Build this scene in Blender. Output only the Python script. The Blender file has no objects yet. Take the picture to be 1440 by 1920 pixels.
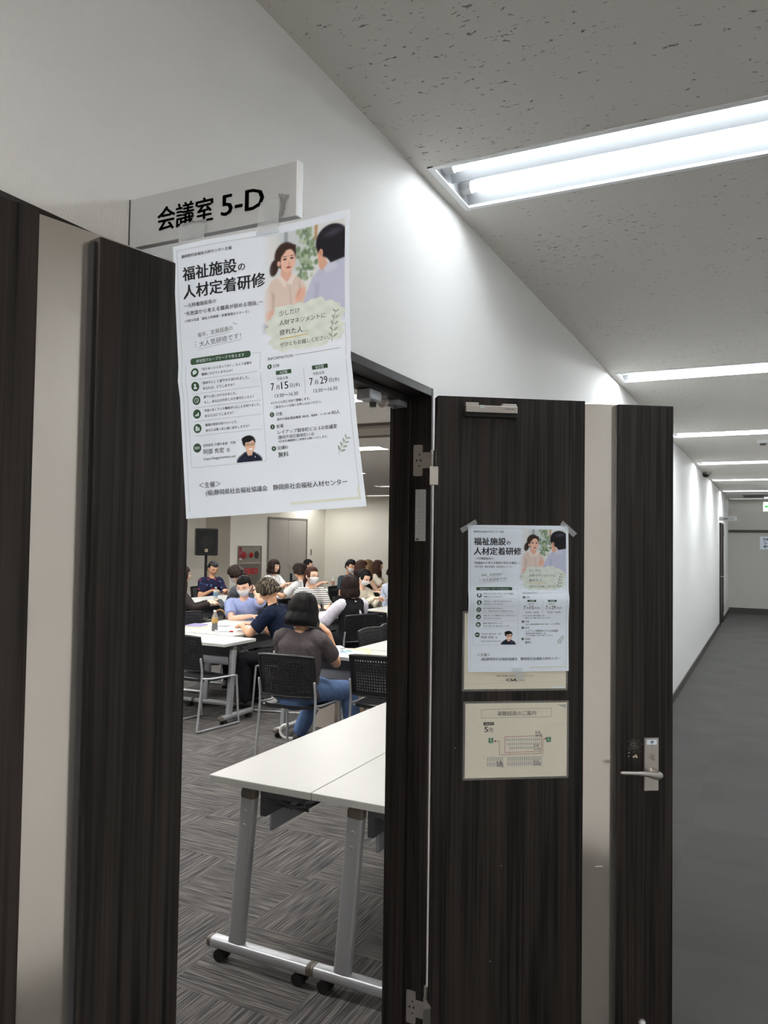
import bpy, bmesh, math, random
import numpy as np
from mathutils import Vector, Matrix, noise
random.seed(7)
S = bpy.context.scene
COL = S.collection
R = math.radians

# ------------------------------------------------------------------ camera, light level
FPX = 1473.2
yaw, pitch, roll = R(26.224), R(1.9496), R(0.8314)
_f = Vector((-math.sin(yaw) * math.cos(pitch), math.cos(yaw) * math.cos(pitch), math.sin(pitch)))
_r = Vector((math.cos(yaw), math.sin(yaw), 0))
_u = _r.cross(_f)
_r2 = math.cos(roll) * _r + math.sin(roll) * _u
_u2 = -math.sin(roll) * _r + math.cos(roll) * _u
cd = bpy.data.cameras.new('camera')
cd.sensor_fit = 'VERTICAL'; cd.sensor_height = 24.0; cd.lens = FPX / 1920 * 24.0
cd.clip_start = 0.05; cd.clip_end = 100
cam = bpy.data.objects.new('camera', cd); COL.objects.link(cam)
M = Matrix((( _r2.x, _u2.x, -_f.x, 0.92), (_r2.y, _u2.y, -_f.y, 0.0), (_r2.z, _u2.z, -_f.z, 1.66), (0, 0, 0, 1)))
cam.matrix_world = M
S.camera = cam
w = bpy.data.worlds.new('world'); S.world = w; w.use_nodes = True
w.node_tree.nodes['Background'].inputs[0].default_value = (0.8, 0.85, 1, 1)
w.node_tree.nodes['Background'].inputs[1].default_value = 0.02
S.view_settings.view_transform = 'Standard'; S.view_settings.look = 'None'
S.view_settings.gamma = 1.0; S.view_settings.use_curve_mapping = False
S.view_settings.exposure = EXPOSURE = 0.9
TUBE = 13.5            # radiance of the corridor tubes
TUBE_WARM = 25.0       # radiance of the warmer tubes behind the viewpoint
TUBE_FILL = 120.0       # radiance of unseen tubes farther behind, added as frontal fill
TUBE_FAR = 40.0        # radiance of the corridor tubes farther along
TUBE_ROOM = 64.0       # radiance of the meeting room tubes
try:
    S.cycles.use_denoising = True
    S.cycles.max_bounces = 10; S.cycles.diffuse_bounces = 6
    S.cycles.sample_clamp_indirect = 6
except Exception:
    pass

# ------------------------------------------------------------------ materials
def lin(c):
    return tuple(((v / 255) / 12.92 if v / 255 <= 0.04045 else ((v / 255 + 0.055) / 1.055) ** 2.4) for v in c)
MATS = {}
def mat(name, rgb, rough=0.5, metal=0.0, spec=0.5, bump=None, emit=0.0, alpha=1.0, noise_amt=0.0, noise_scale=8.0, trans=0.0, ecol=None):
    if name in MATS: return MATS[name]
    m = bpy.data.materials.new(name); m.use_nodes = True
    nt = m.node_tree; b = nt.nodes['Principled BSDF']
    c = lin(rgb)
    b.inputs['Base Color'].default_value = (*c, 1)
    b.inputs['Roughness'].default_value = rough
    b.inputs['Metallic'].default_value = metal
    b.inputs['Specular IOR Level'].default_value = spec
    if trans: b.inputs['Transmission Weight'].default_value = trans
    if alpha < 1: b.inputs['Alpha'].default_value = alpha
    if emit:
        b.inputs['Emission Color'].default_value = (*(ecol or c), 1)
        b.inputs['Emission Strength'].default_value = emit
    if bump or noise_amt:
        tc = nt.nodes.new('ShaderNodeTexCoord')
        n = nt.nodes.new('ShaderNodeTexNoise'); n.inputs['Scale'].default_value = bump[0] if bump else noise_scale
        n.inputs['Detail'].default_value = 4
        nt.links.new(tc.outputs['Object'], n.inputs['Vector'])
        if bump:
            bp = nt.nodes.new('ShaderNodeBump'); bp.inputs['Strength'].default_value = bump[1]; bp.inputs['Distance'].default_value = bump[2] if len(bump) > 2 else 0.003
            nt.links.new(n.outputs['Fac'], bp.inputs['Height']); nt.links.new(bp.outputs[0], b.inputs['Normal'])
        if noise_amt:
            n2 = nt.nodes.new('ShaderNodeTexNoise'); n2.inputs['Scale'].default_value = noise_scale; n2.inputs['Detail'].default_value = 3
            nt.links.new(tc.outputs['Object'], n2.inputs['Vector'])
            mx = nt.nodes.new('ShaderNodeMix'); mx.data_type = 'RGBA'
            mx.inputs[6].default_value = (*[v * (1 - noise_amt) for v in c], 1)
            mx.inputs[7].default_value = (*[min(1, v * (1 + noise_amt)) for v in c], 1)
            nt.links.new(n2.outputs['Fac'], mx.inputs[0]); nt.links.new(mx.outputs[2], b.inputs['Base Color'])
    MATS[name] = m
    return m

def nodes(m):
    nt = m.node_tree
    def N(t, **kw):
        n = nt.nodes.new(t)
        for k, v in kw.items(): setattr(n, k, v)
        return n
    return nt, N, nt.nodes['Principled BSDF']

def wood(name, ca, cb, axis='Z', rough=0.42):
    m = mat(name, ca, rough=rough, spec=0.26)
    nt, N, b = nodes(m)
    tc = N('ShaderNodeTexCoord')
    def layer(sc, scale, detail, dist=0.0):
        mp = N('ShaderNodeMapping'); mp.inputs['Scale'].default_value = sc
        nt.links.new(tc.outputs['Object'], mp.inputs[0])
        n = N('ShaderNodeTexNoise'); n.inputs['Scale'].default_value = scale; n.inputs['Detail'].default_value = detail; n.inputs['Distortion'].default_value = dist
        nt.links.new(mp.outputs[0], n.inputs['Vector']); return n
    s = lambda a, l: (a, a, l) if axis == 'Z' else ((l, a, a) if axis == 'X' else (a, l, a))
    n1 = layer(s(1, 0.012), 150, 3, 0.0); n2 = layer(s(1, 0.05), 22, 4, 0.6)
    ad = N('ShaderNodeMath', operation='MULTIPLY_ADD'); ad.inputs[1].default_value = 0.6
    nt.links.new(n1.outputs[0], ad.inputs[0])
    mu = N('ShaderNodeMath', operation='MULTIPLY'); mu.inputs[1].default_value = 0.4
    nt.links.new(n2.outputs[0], mu.inputs[0]); nt.links.new(mu.outputs[0], ad.inputs[2])
    cr = N('ShaderNodeValToRGB'); cr.color_ramp.elements[0].position = 0.38; cr.color_ramp.elements[1].position = 0.62
    cr.color_ramp.elements[0].color = (*lin(cb), 1); cr.color_ramp.elements[1].color = (*lin(ca), 1)
    nt.links.new(ad.outputs[0], cr.inputs[0]); nt.links.new(cr.outputs[0], b.inputs['Base Color'])
    bp = N('ShaderNodeBump'); bp.inputs['Strength'].default_value = 0.35; bp.inputs['Distance'].default_value = 0.0012
    nt.links.new(ad.outputs[0], bp.inputs['Height']); nt.links.new(bp.outputs[0], b.inputs['Normal'])
    return m

def carpet_room():
    m = mat('carpet_tile_striped', (74, 69, 66), rough=0.95, spec=0.1)
    nt, N, b = nodes(m)
    tc = N('ShaderNodeTexCoord'); sp = N('ShaderNodeSeparateXYZ'); nt.links.new(tc.outputs['Object'], sp.inputs[0])
    def mth(op, a, bb=None, c=None):
        n = N('ShaderNodeMath', operation=op)
        for i, v in enumerate((a, bb, c)):
            if v is None: continue
            if isinstance(v, (int, float)): n.inputs[i].default_value = v
            else: nt.links.new(v, n.inputs[i])
        return n.outputs[0]
    u = mth('MULTIPLY', mth('ADD', sp.outputs[0], 1.09 + 20), 2.0); v = mth('MULTIPLY', mth('ADD', sp.outputs[1], -2.83 + 20), 2.0)
    fu, fv = mth('FLOOR', u), mth('FLOOR', v)
    par = mth('MODULO', mth('ADD', fu, fv), 2.0)
    # stripes run along Y where par = 0 (vary with x)
    cx_ = N('ShaderNodeCombineXYZ'); cy_ = N('ShaderNodeCombineXYZ')
    nt.links.new(mth('MULTIPLY', sp.outputs[0], 240.0), cx_.inputs[0]); nt.links.new(mth('MULTIPLY', sp.outputs[1], 5.0), cx_.inputs[1]); nt.links.new(mth('MULTIPLY', fu, 3.7), cx_.inputs[2])
    nt.links.new(mth('MULTIPLY', sp.outputs[1], 240.0), cy_.inputs[0]); nt.links.new(mth('MULTIPLY', sp.outputs[0], 5.0), cy_.inputs[1]); nt.links.new(mth('MULTIPLY', fv, 2.3), cy_.inputs[2])
    mv = N('ShaderNodeMix', data_type='VECTOR'); nt.links.new(par, mv.inputs[0]); nt.links.new(cx_.outputs[0], mv.inputs[4]); nt.links.new(cy_.outputs[0], mv.inputs[5])
    n = N('ShaderNodeTexNoise'); n.inputs['Scale'].default_value = 1.0; n.inputs['Detail'].default_value = 2; nt.links.new(mv.outputs[1], n.inputs['Vector'])
    n3 = N('ShaderNodeTexNoise'); n3.inputs['Scale'].default_value = 420; n3.inputs['Detail'].default_value = 2; nt.links.new(tc.outputs['Object'], n3.inputs['Vector'])
    h = mth('ADD', mth('MULTIPLY', n.outputs[0], 0.8), mth('MULTIPLY', n3.outputs[0], 0.2))
    cr = N('ShaderNodeValToRGB'); e = cr.color_ramp.elements
    e[0].position = 0.34; e[0].color = (*lin((60, 60, 63)), 1); e[1].position = 0.66; e[1].color = (*lin((136, 130, 126)), 1)
    x = e.new(0.46); x.color = (*lin((79, 78, 79)), 1); x = e.new(0.52); x.color = (*lin((103, 100, 98)), 1)
    nt.links.new(h, cr.inputs[0])
    nt.links.new(cr.outputs[0], b.inputs['Base Color'])
    bp = N('ShaderNodeBump'); bp.inputs['Strength'].default_value = 0.5; bp.inputs['Distance'].default_value = 0.004
    nt.links.new(h, bp.inputs['Height']); nt.links.new(bp.outputs[0], b.inputs['Normal'])
    return m

def carpet_hall():
    m = mat('carpet_grey_plain', (98, 97, 94), rough=0.95, spec=0.1)
    nt, N, b = nodes(m)
    tc = N('ShaderNodeTexCoord')
    br = N('ShaderNodeTexChecker'); br.inputs['Scale'].default_value = 2.0
    br.inputs['Color1'].default_value = (*lin((87, 86, 84)), 1); br.inputs['Color2'].default_value = (*lin((85, 84, 82)), 1)
    nt.links.new(tc.outputs['Object'], br.inputs['Vector'])
    n = N('ShaderNodeTexNoise'); n.inputs['Scale'].default_value = 260; n.inputs['Detail'].default_value = 3; nt.links.new(tc.outputs['Object'], n.inputs['Vector'])
    n2 = N('ShaderNodeTexNoise'); n2.inputs['Scale'].default_value = 2.2; n2.inputs['Detail'].default_value = 3; nt.links.new(tc.outputs['Object'], n2.inputs['Vector'])
    a = N('ShaderNodeMath', operation='MULTIPLY_ADD'); a.inputs[1].default_value = 0.7; a.inputs[2].default_value = 0.5
    nt.links.new(n.outputs[0], a.inputs[0])
    a2 = N('ShaderNodeMath', operation='MULTIPLY_ADD'); a2.inputs[1].default_value = 0.3; nt.links.new(n2.outputs[0], a2.inputs[0]); nt.links.new(a.outputs[0], a2.inputs[2])
    mx = N('ShaderNodeVectorMath', operation='SCALE'); nt.links.new(br.outputs[0], mx.inputs[0]); nt.links.new(a2.outputs[0], mx.inputs['Scale'])
    nt.links.new(mx.outputs[0], b.inputs['Base Color'])
    bp = N('ShaderNodeBump'); bp.inputs['Strength'].default_value = 0.5; bp.inputs['Distance'].default_value = 0.003
    nt.links.new(n.outputs[0], bp.inputs['Height']); nt.links.new(bp.outputs[0], b.inputs['Normal'])
    return m

def rockwool():
    m = mat('rock_wool_board', (210, 206, 200), rough=0.9, spec=0.15)
    nt, N, b = nodes(m)
    tc = N('ShaderNodeTexCoord')
    mp = N('ShaderNodeMapping'); mp.inputs['Scale'].default_value = (42, 95, 42); nt.links.new(tc.outputs['Object'], mp.inputs[0])
    n = N('ShaderNodeTexNoise'); n.inputs['Scale'].default_value = 1.0; n.inputs['Detail'].default_value = 5; n.inputs['Roughness'].default_value = 0.62; n.inputs['Distortion'].default_value = 0.5
    nt.links.new(mp.outputs[0], n.inputs['Vector'])
    mp2 = N('ShaderNodeMapping'); mp2.inputs['Scale'].default_value = (1.1, 1.1, 1); mp2.inputs['Location'].default_value = (3.1, 1.7, 0); nt.links.new(tc.outputs['Object'], mp2.inputs[0])
    n2 = N('ShaderNodeTexNoise'); n2.inputs['Scale'].default_value = 2.2; n2.inputs['Detail'].default_value = 2; nt.links.new(mp2.outputs[0], n2.inputs['Vector'])
    a = N('ShaderNodeMath', operation='MULTIPLY_ADD'); a.inputs[1].default_value = 0.12; nt.links.new(n2.outputs[0], a.inputs[0]); nt.links.new(n.outputs[0], a.inputs[2])
    cr = N('ShaderNodeValToRGB'); e = cr.color_ramp.elements
    e[0].position = 0.705; e[0].color = (0, 0, 0, 1); e[1].position = 0.735; e[1].color = (1, 1, 1, 1)
    nt.links.new(a.outputs[0], cr.inputs[0])
    mx = N('ShaderNodeMix', data_type='RGBA'); mx.inputs[6].default_value = (*lin((210, 206, 200)), 1); mx.inputs[7].default_value = (*lin((120, 114, 106)), 1)  # shade inside the pits is painted in as the darker second colour
    nt.links.new(cr.outputs[0], mx.inputs[0]); nt.links.new(mx.outputs[2], b.inputs['Base Color'])
    bp = N('ShaderNodeBump'); bp.invert = True; bp.inputs['Strength'].default_value = 0.7; bp.inputs['Distance'].default_value = 0.004
    nt.links.new(cr.outputs[0], bp.inputs['Height']); nt.links.new(bp.outputs[0], b.inputs['Normal'])
    return m

def striped_fabric(name, ca, cb, scale):
    m = mat(name, ca, rough=0.9, spec=0.1)
    nt, N, b = nodes(m)
    tc = N('ShaderNodeTexCoord'); wv = N('ShaderNodeTexWave', bands_direction='Z'); wv.inputs['Scale'].default_value = scale; wv.inputs['Distortion'].default_value = 0.3
    nt.links.new(tc.outputs['Object'], wv.inputs['Vector'])
    cr = N('ShaderNodeValToRGB'); e = cr.color_ramp.elements; e[0].position = 0.25; e[1].position = 0.35
    e[0].color = (*lin(cb), 1); e[1].color = (*lin(ca), 1)
    nt.links.new(wv.outputs[0], cr.inputs[0]); nt.links.new(cr.outputs[0], b.inputs['Base Color'])
    return m

def floral_fabric(name, base, cols):
    m = mat(name, base, rough=0.9, spec=0.1)
    nt, N, b = nodes(m)
    tc = N('ShaderNodeTexCoord'); vo = N('ShaderNodeTexVoronoi'); vo.inputs['Scale'].default_value = 16
    nt.links.new(tc.outputs['Object'], vo.inputs['Vector'])
    cr = N('ShaderNodeValToRGB'); e = cr.color_ramp.elements; e[0].position = 0.28; e[1].position = 0.34; e[0].color = (1, 1, 1, 1); e[1].color = (0, 0, 0, 1)
    nt.links.new(vo.outputs['Distance'], cr.inputs[0])
    sp = N('ShaderNodeSeparateColor'); nt.links.new(vo.outputs['Color'], sp.inputs[0])
    c2 = N('ShaderNodeValToRGB'); c2.color_ramp.interpolation = 'CONSTANT'; e = c2.color_ramp.elements
    e[0].color = (*lin(cols[0]), 1); e[1].position = 0.5; e[1].color = (*lin(cols[1]), 1)
    x = e.new(0.75); x.color = (*lin(base), 1)
    nt.links.new(sp.outputs[0], c2.inputs[0])
    mx = N('ShaderNodeMix', data_type='RGBA'); mx.inputs[6].default_value = (*lin(base), 1)
    nt.links.new(cr.outputs[0], mx.inputs[0]); nt.links.new(c2.outputs[0], mx.inputs[7]); nt.links.new(mx.outputs[2], b.inputs['Base Color'])
    return m

def hair_mat(name, ca, cb, scale=1.0):
    m = mat(name, ca, rough=0.5, spec=0.14)
    nt, N, b = nodes(m)
    tc = N('ShaderNodeTexCoord'); mp = N('ShaderNodeMapping'); mp.inputs['Scale'].default_value = (70 * scale, 70 * scale, 5)
    nt.links.new(tc.outputs['Object'], mp.inputs[0])
    n = N('ShaderNodeTexNoise'); n.inputs['Scale'].default_value = 1; n.inputs['Detail'].default_value = 3; nt.links.new(mp.outputs[0], n.inputs['Vector'])
    cr = N('ShaderNodeValToRGB'); e = cr.color_ramp.elements; e[0].position = 0.45; e[1].position = 0.70; e[0].color = (*lin(ca), 1); e[1].color = (*lin(cb), 1)
    nt.links.new(n.outputs[0], cr.inputs[0]); nt.links.new(cr.outputs[0], b.inputs['Base Color'])
    bp = N('ShaderNodeBump'); bp.inputs['Strength'].default_value = 0.5; bp.inputs['Distance'].default_value = 0.004
    nt.links.new(n.outputs[0], bp.inputs['Height']); nt.links.new(bp.outputs[0], b.inputs['Normal'])
    return m

WALL = mat('wallpaper_white', (226, 225, 223), rough=0.62, spec=0.3, bump=(240, 0.35, 0.0025))
WALLROOM = mat('wallpaper_cream', (236, 233, 223), rough=0.8, spec=0.2, bump=(150, 0.2))
WALLGREY = mat('wallpaper_grey', (216, 209, 196), rough=0.8, spec=0.2, bump=(150, 0.2))
WALLEND = mat('wallpaper_greige', (190, 188, 180), rough=0.8, spec=0.2)
CEIL = rockwool()
FLOOR_R = carpet_room(); FLOOR_H = carpet_hall()
WOOD = wood('dark_wood_grain', (50, 43, 39), (9, 8, 8))
WOODX = wood('dark_wood_grain_across', (46, 41, 39), (27, 24, 23), axis='Y')
WHITEGLOSS = mat('satin_metal_panel', (246, 238, 229), rough=0.16, metal=0.95)
SKIRT = mat('skirting_taupe', (66, 62, 58), rough=0.55)
STEEL = mat('satin_steel', (196, 190, 184), rough=0.33, metal=0.9)
STEELDARK = mat('steel_dark', (60, 58, 56), rough=0.5, metal=0.4)  # dark steel colour for screws, slots and edge strips
SILVER = mat('silver_paint', (188, 190, 195), rough=0.38, metal=0.5)
CAPGREY = mat('end_cap_taupe', (104, 98, 88), rough=0.5)
BRACKET = mat('bracket_grey', (92, 92, 96), rough=0.5, metal=0.3)
TABLETOP = mat('tabletop_white', (204, 204, 201), rough=0.4, spec=0.4)
BLACKPL = mat('black_plastic', (28, 28, 31), rough=0.42, spec=0.5)
BLACKRUB = mat('black_rubber', (22, 22, 23), rough=0.7)
GREYFAB = mat('charcoal_fabric', (62, 60, 60), rough=0.9)
WHITEPAINT = mat('white_enamel', (236, 237, 238), rough=0.35)
TUBEM = mat('fluorescent_tube', (255, 255, 255), emit=TUBE, ecol=(0.90, 0.96, 1.0))
TUBEW = mat('fluorescent_tube_warm', (255, 255, 255), emit=TUBE_WARM, ecol=(1.0, 0.93, 0.86))
TUBEB = mat('fluorescent_tube_fill', (255, 255, 255), emit=TUBE_FILL, ecol=(0.93, 0.97, 1.0))
TUBEF = mat('fluorescent_tube_far', (255, 255, 255), emit=TUBE_FAR, ecol=(0.92, 0.97, 1.0))
TUBEE = mat('fluorescent_tube_corner', (255, 255, 255), emit=38.0, ecol=(1.0, 0.98, 0.93))
TUBEZ = mat('fluorescent_tube_dim', (255, 255, 255), emit=2.2, ecol=(0.95, 0.98, 1.0))
TUBED = mat('fluorescent_tube_dimmed', (255, 255, 255), emit=7.0, ecol=(1.0, 0.98, 0.93))  # two room lights turned down so the end wall darkens to the right
TUBER = mat('fluorescent_tube_room', (255, 255, 255), emit=TUBE_ROOM, ecol=(1.0, 0.985, 0.95))
REFLECT = mat('reflector_enamel', (120, 122, 124), rough=0.4)
SOCKET = mat('lamp_socket_grey', (196, 196, 196), rough=0.5)
PAPER = mat('paper_white', (234, 242, 252), rough=0.75, spec=0.2)
INK = mat('ink_black', (34, 32, 36), rough=0.8)
INKG = mat('ink_grey', (110, 112, 110), rough=0.8)
LINEG = mat('ink_light_grey', (178, 182, 182), rough=0.8)
GREEN = mat('ink_dark_green', (52, 82, 58), rough=0.8)
SAGE = mat('ink_sage', (222, 227, 214), rough=0.8)
SAGED = mat('ink_sage_dark', (166, 176, 164), rough=0.8)
YELLOW = mat('ink_yellow', (222, 184, 72), rough=0.8)
TAPE = mat('clear_tape', (215, 218, 220), rough=0.3, alpha=0.42)
CREAM = mat('paper_cream', (226, 219, 200), rough=0.6)
LAMINATE = mat('clear_laminate', (150, 146, 138), rough=0.2, alpha=0.45)
RED = mat('ink_red', (170, 40, 44), rough=0.6)
ICONGREEN = mat('icon_green', (38, 120, 84), rough=0.7)
SIGNFACE = mat('sign_aluminium', (182, 183, 182), rough=0.42, metal=0.15)
PINKGREY = mat('ink_pink_line', (150, 62, 66), rough=0.7)
SEATGRID = mat('ink_pale_grid', (178, 178, 172), rough=0.8)

# ------------------------------------------------------------------ mesh helpers
class MB:
    def __init__(s): s.v = []; s.f = []; s.m = []; s.mats = []
    def mi(s, m):
        if m not in s.mats: s.mats.append(m)
        return s.mats.index(m)
    def add(s, vs, fs, m):
        o = len(s.v); k = s.mi(m)
        s.v += [tuple(v) for v in vs]
        for f in fs: s.f.append(tuple(o + i for i in f)); s.m.append(k)
        return s
    def box(s, x0, x1, y0, y1, z0, z1, m, bev=0.0, seg=2):
        if bev <= 0:
            vs = [(x, y, z) for z in (z0, z1) for y in (y0, y1) for x in (x0, x1)]
            return s.add(vs, [(0, 2, 3, 1), (4, 5, 7, 6), (0, 1, 5, 4), (2, 6, 7, 3), (0, 4, 6, 2), (1, 3, 7, 5)], m)
        bm = bmesh.new(); bmesh.ops.create_cube(bm, size=1)
        for v in bm.verts: v.co = Vector((x0 + (v.co.x + .5) * (x1 - x0), y0 + (v.co.y + .5) * (y1 - y0), z0 + (v.co.z + .5) * (z1 - z0)))
        bmesh.ops.bevel(bm, geom=bm.edges[:], offset=bev, segments=seg, affect='EDGES', profile=0.5)
        return s.bm(bm, m)
    def bm(s, bm, m, mtx=None):
        bm.verts.ensure_lookup_table(); bm.verts.index_update()
        vs = [(mtx @ v.co if mtx else v.co.copy()) for v in bm.verts]
        fs = [[v.index for v in f.verts] for f in bm.faces]
        bm.free(); return s.add(vs, fs, m)
    def tube(s, pts, rad, m, n=10, caps=True, side=None, smooth_path=0, sq=2.0):
        vs, fs = tube(pts, rad, n, caps, side, smooth_path, sq); return s.add(vs, fs, m)
    def cyl(s, p0, p1, r0, m, r1=None, n=16):
        return s.tube([p0, p1], [r0, r1 if r1 is not None else r0], m, n=n, caps='flat')
    def ell(s, c, r, m, n=14, k=9, mtx=None):
        vs = []; fs = []
        for j in range(k + 1):
            t = math.pi * j / k
            for i in range(n):
                a = 2 * math.pi * i / n
                p = Vector((r[0] * math.sin(t) * math.cos(a), r[1] * math.sin(t) * math.sin(a), r[2] * math.cos(t)))
                if mtx: p = mtx @ p
                vs.append(p + Vector(c))
        for j in range(k):
            for i in range(n):
                fs.append((j * n + i, (j + 1) * n + i, (j + 1) * n + (i + 1) % n, j * n + (i + 1) % n))
        return s.add(vs, fs, m)
    def build(s, name, parent=None, smooth=False, loc=None, rotz=0):
        me = bpy.data.meshes.new(name); me.from_pydata(s.v, [], s.f)
        for m in s.mats: me.materials.append(m)
        me.polygons.foreach_set('material_index', s.m)
        if smooth:
            me.polygons.foreach_set('use_smooth', [True] * len(s.f))
        me.validate(); me.update()
        if smooth:
            try: me.set_sharp_from_angle(angle=R(40))
            except Exception: pass
        o = bpy.data.objects.new(name, me); COL.objects.link(o)
        if parent: o.parent = parent
        if loc: o.location = loc
        if rotz: o.rotation_euler = (0, 0, rotz)
        return o

def tube(pts, rad, n=10, caps=True, side=None, smooth_path=0, sq=2.0):
    pts = [Vector(p) for p in pts]
    rad = [(r, r) if isinstance(r, (int, float)) else tuple(r) for r in (rad if isinstance(rad, list) else [rad] * len(pts))]   # a tuple is one elliptical section
    if smooth_path and len(pts) > 2:
        P, Q = [], []
        ext = [2 * pts[0] - pts[1]] + pts + [2 * pts[-1] - pts[-2]]
        for i in range(len(pts) - 1):
            a, b, c, d = ext[i:i + 4]
            for k in range(smooth_path):
                t = k / smooth_path
                P.append(0.5 * ((2 * b) + (c - a) * t + (2 * a - 5 * b + 4 * c - d) * t * t + (3 * b - a - 3 * c + d) * t ** 3))
                q = t * t * (3 - 2 * t)
                Q.append((rad[i][0] * (1 - q) + rad[i + 1][0] * q, rad[i][1] * (1 - q) + rad[i + 1][1] * q))
        P.append(pts[-1]); Q.append(rad[-1]); pts, rad = P, Q
    m = len(pts); tan = []
    for i in range(m):
        a = pts[max(0, i - 1)]; b = pts[min(m - 1, i + 1)]; tan.append((b - a).normalized())
    if side is None:
        ref = Vector((0, 0, 1)) if abs(tan[0].z) < 0.9 else Vector((1, 0, 0))
        u = ref.cross(tan[0]).normalized()
    else: u = Vector(side)
    rings = []
    for i in range(m):
        if side is not None: u = Vector(side)
        u = (u - tan[i] * u.dot(tan[i])).normalized(); v = tan[i].cross(u)
        rings.append((pts[i], u.copy(), v, tan[i], rad[i]))
    if caps is True:  # rounded ends
        def capring(rg, sgn):
            out = []
            p, u_, v_, t, r = rg; rr = min(r)
            for k in (1, 2, 3):
                a = k / 3 * math.pi / 2 * 0.93
                out.append((p + t * sgn * rr * math.sin(a), u_, v_, t, (r[0] * math.cos(a), r[1] * math.cos(a))))
            return out
        rings = capring(rings[0], -1)[::-1] + rings + capring(rings[-1], 1)
    vs = []; fs = []
    for p, u_, v_, t, r in rings:
        for k in range(n):
            a = 2 * math.pi * k / n
            ca, sa = math.cos(a), math.sin(a)
            vs.append(p + u_ * r[0] * math.copysign(abs(ca) ** (2 / sq), ca) + v_ * r[1] * math.copysign(abs(sa) ** (2 / sq), sa))
    for i in range(len(rings) - 1):
        for k in range(n):
            fs.append((i * n + k, i * n + (k + 1) % n, (i + 1) * n + (k + 1) % n, (i + 1) * n + k))
    if caps:
        fs.append(tuple(range(n))[::-1]); fs.append(tuple((len(rings) - 1) * n + k for k in range(n)))
    return vs, fs

def tag(o, label=None, cat=None, group=None, kind=None):
    if label: o['label'] = label
    if cat: o['category'] = cat
    if group: o['group'] = group
    if kind: o['kind'] = kind
    return o
def empty(name, loc=(0, 0, 0), rz=0.0, label=None, cat=None, group=None, kind=None):
    o = bpy.data.objects.new(name, None); COL.objects.link(o); o.location = loc; o.rotation_euler = (0, 0, rz); o.empty_display_size = 0.1
    return tag(o, label, cat, group, kind)
def kids(o): return [c for c in bpy.data.objects if c.parent == o]
def dup(o, loc=None, rz=None, label=None, group=None, parent=None):
    c = o.copy(); COL.objects.link(c)
    if parent: c.parent = parent
    for ch in list(o.children): dup(ch, parent=c)
    if loc is not None: c.location = loc
    if rz is not None: c.rotation_euler = (0, 0, rz)
    if label: c['label'] = label
    if group: c['group'] = group
    return c
def structure(o, label=None):
    o['kind'] = 'structure'
    if label: o['label'] = label
    return o

# ------------------------------------------------------------------ flat printing: text, lines, shapes in 2-D
_txt = {}
def text2d(body, bold=0.0):
    key = body
    if key in _txt: return _txt[key]
    cu = bpy.data.curves.new('lettering', 'FONT'); cu.body = body; cu.resolution_u = 2; cu.fill_mode = 'FRONT'
    o = bpy.data.objects.new('lettering', cu); COL.objects.link(o)
    bpy.context.view_layer.update(); dg = bpy.context.evaluated_depsgraph_get()
    me = bpy.data.meshes.new_from_object(o.evaluated_get(dg))
    vs = [(v.co.x, v.co.y) for v in me.vertices]; fs = [tuple(p.vertices) for p in me.polygons]
    bpy.data.objects.remove(o); bpy.data.curves.remove(cu); bpy.data.meshes.remove(me)
    _txt[key] = (vs, fs); return vs, fs

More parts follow.
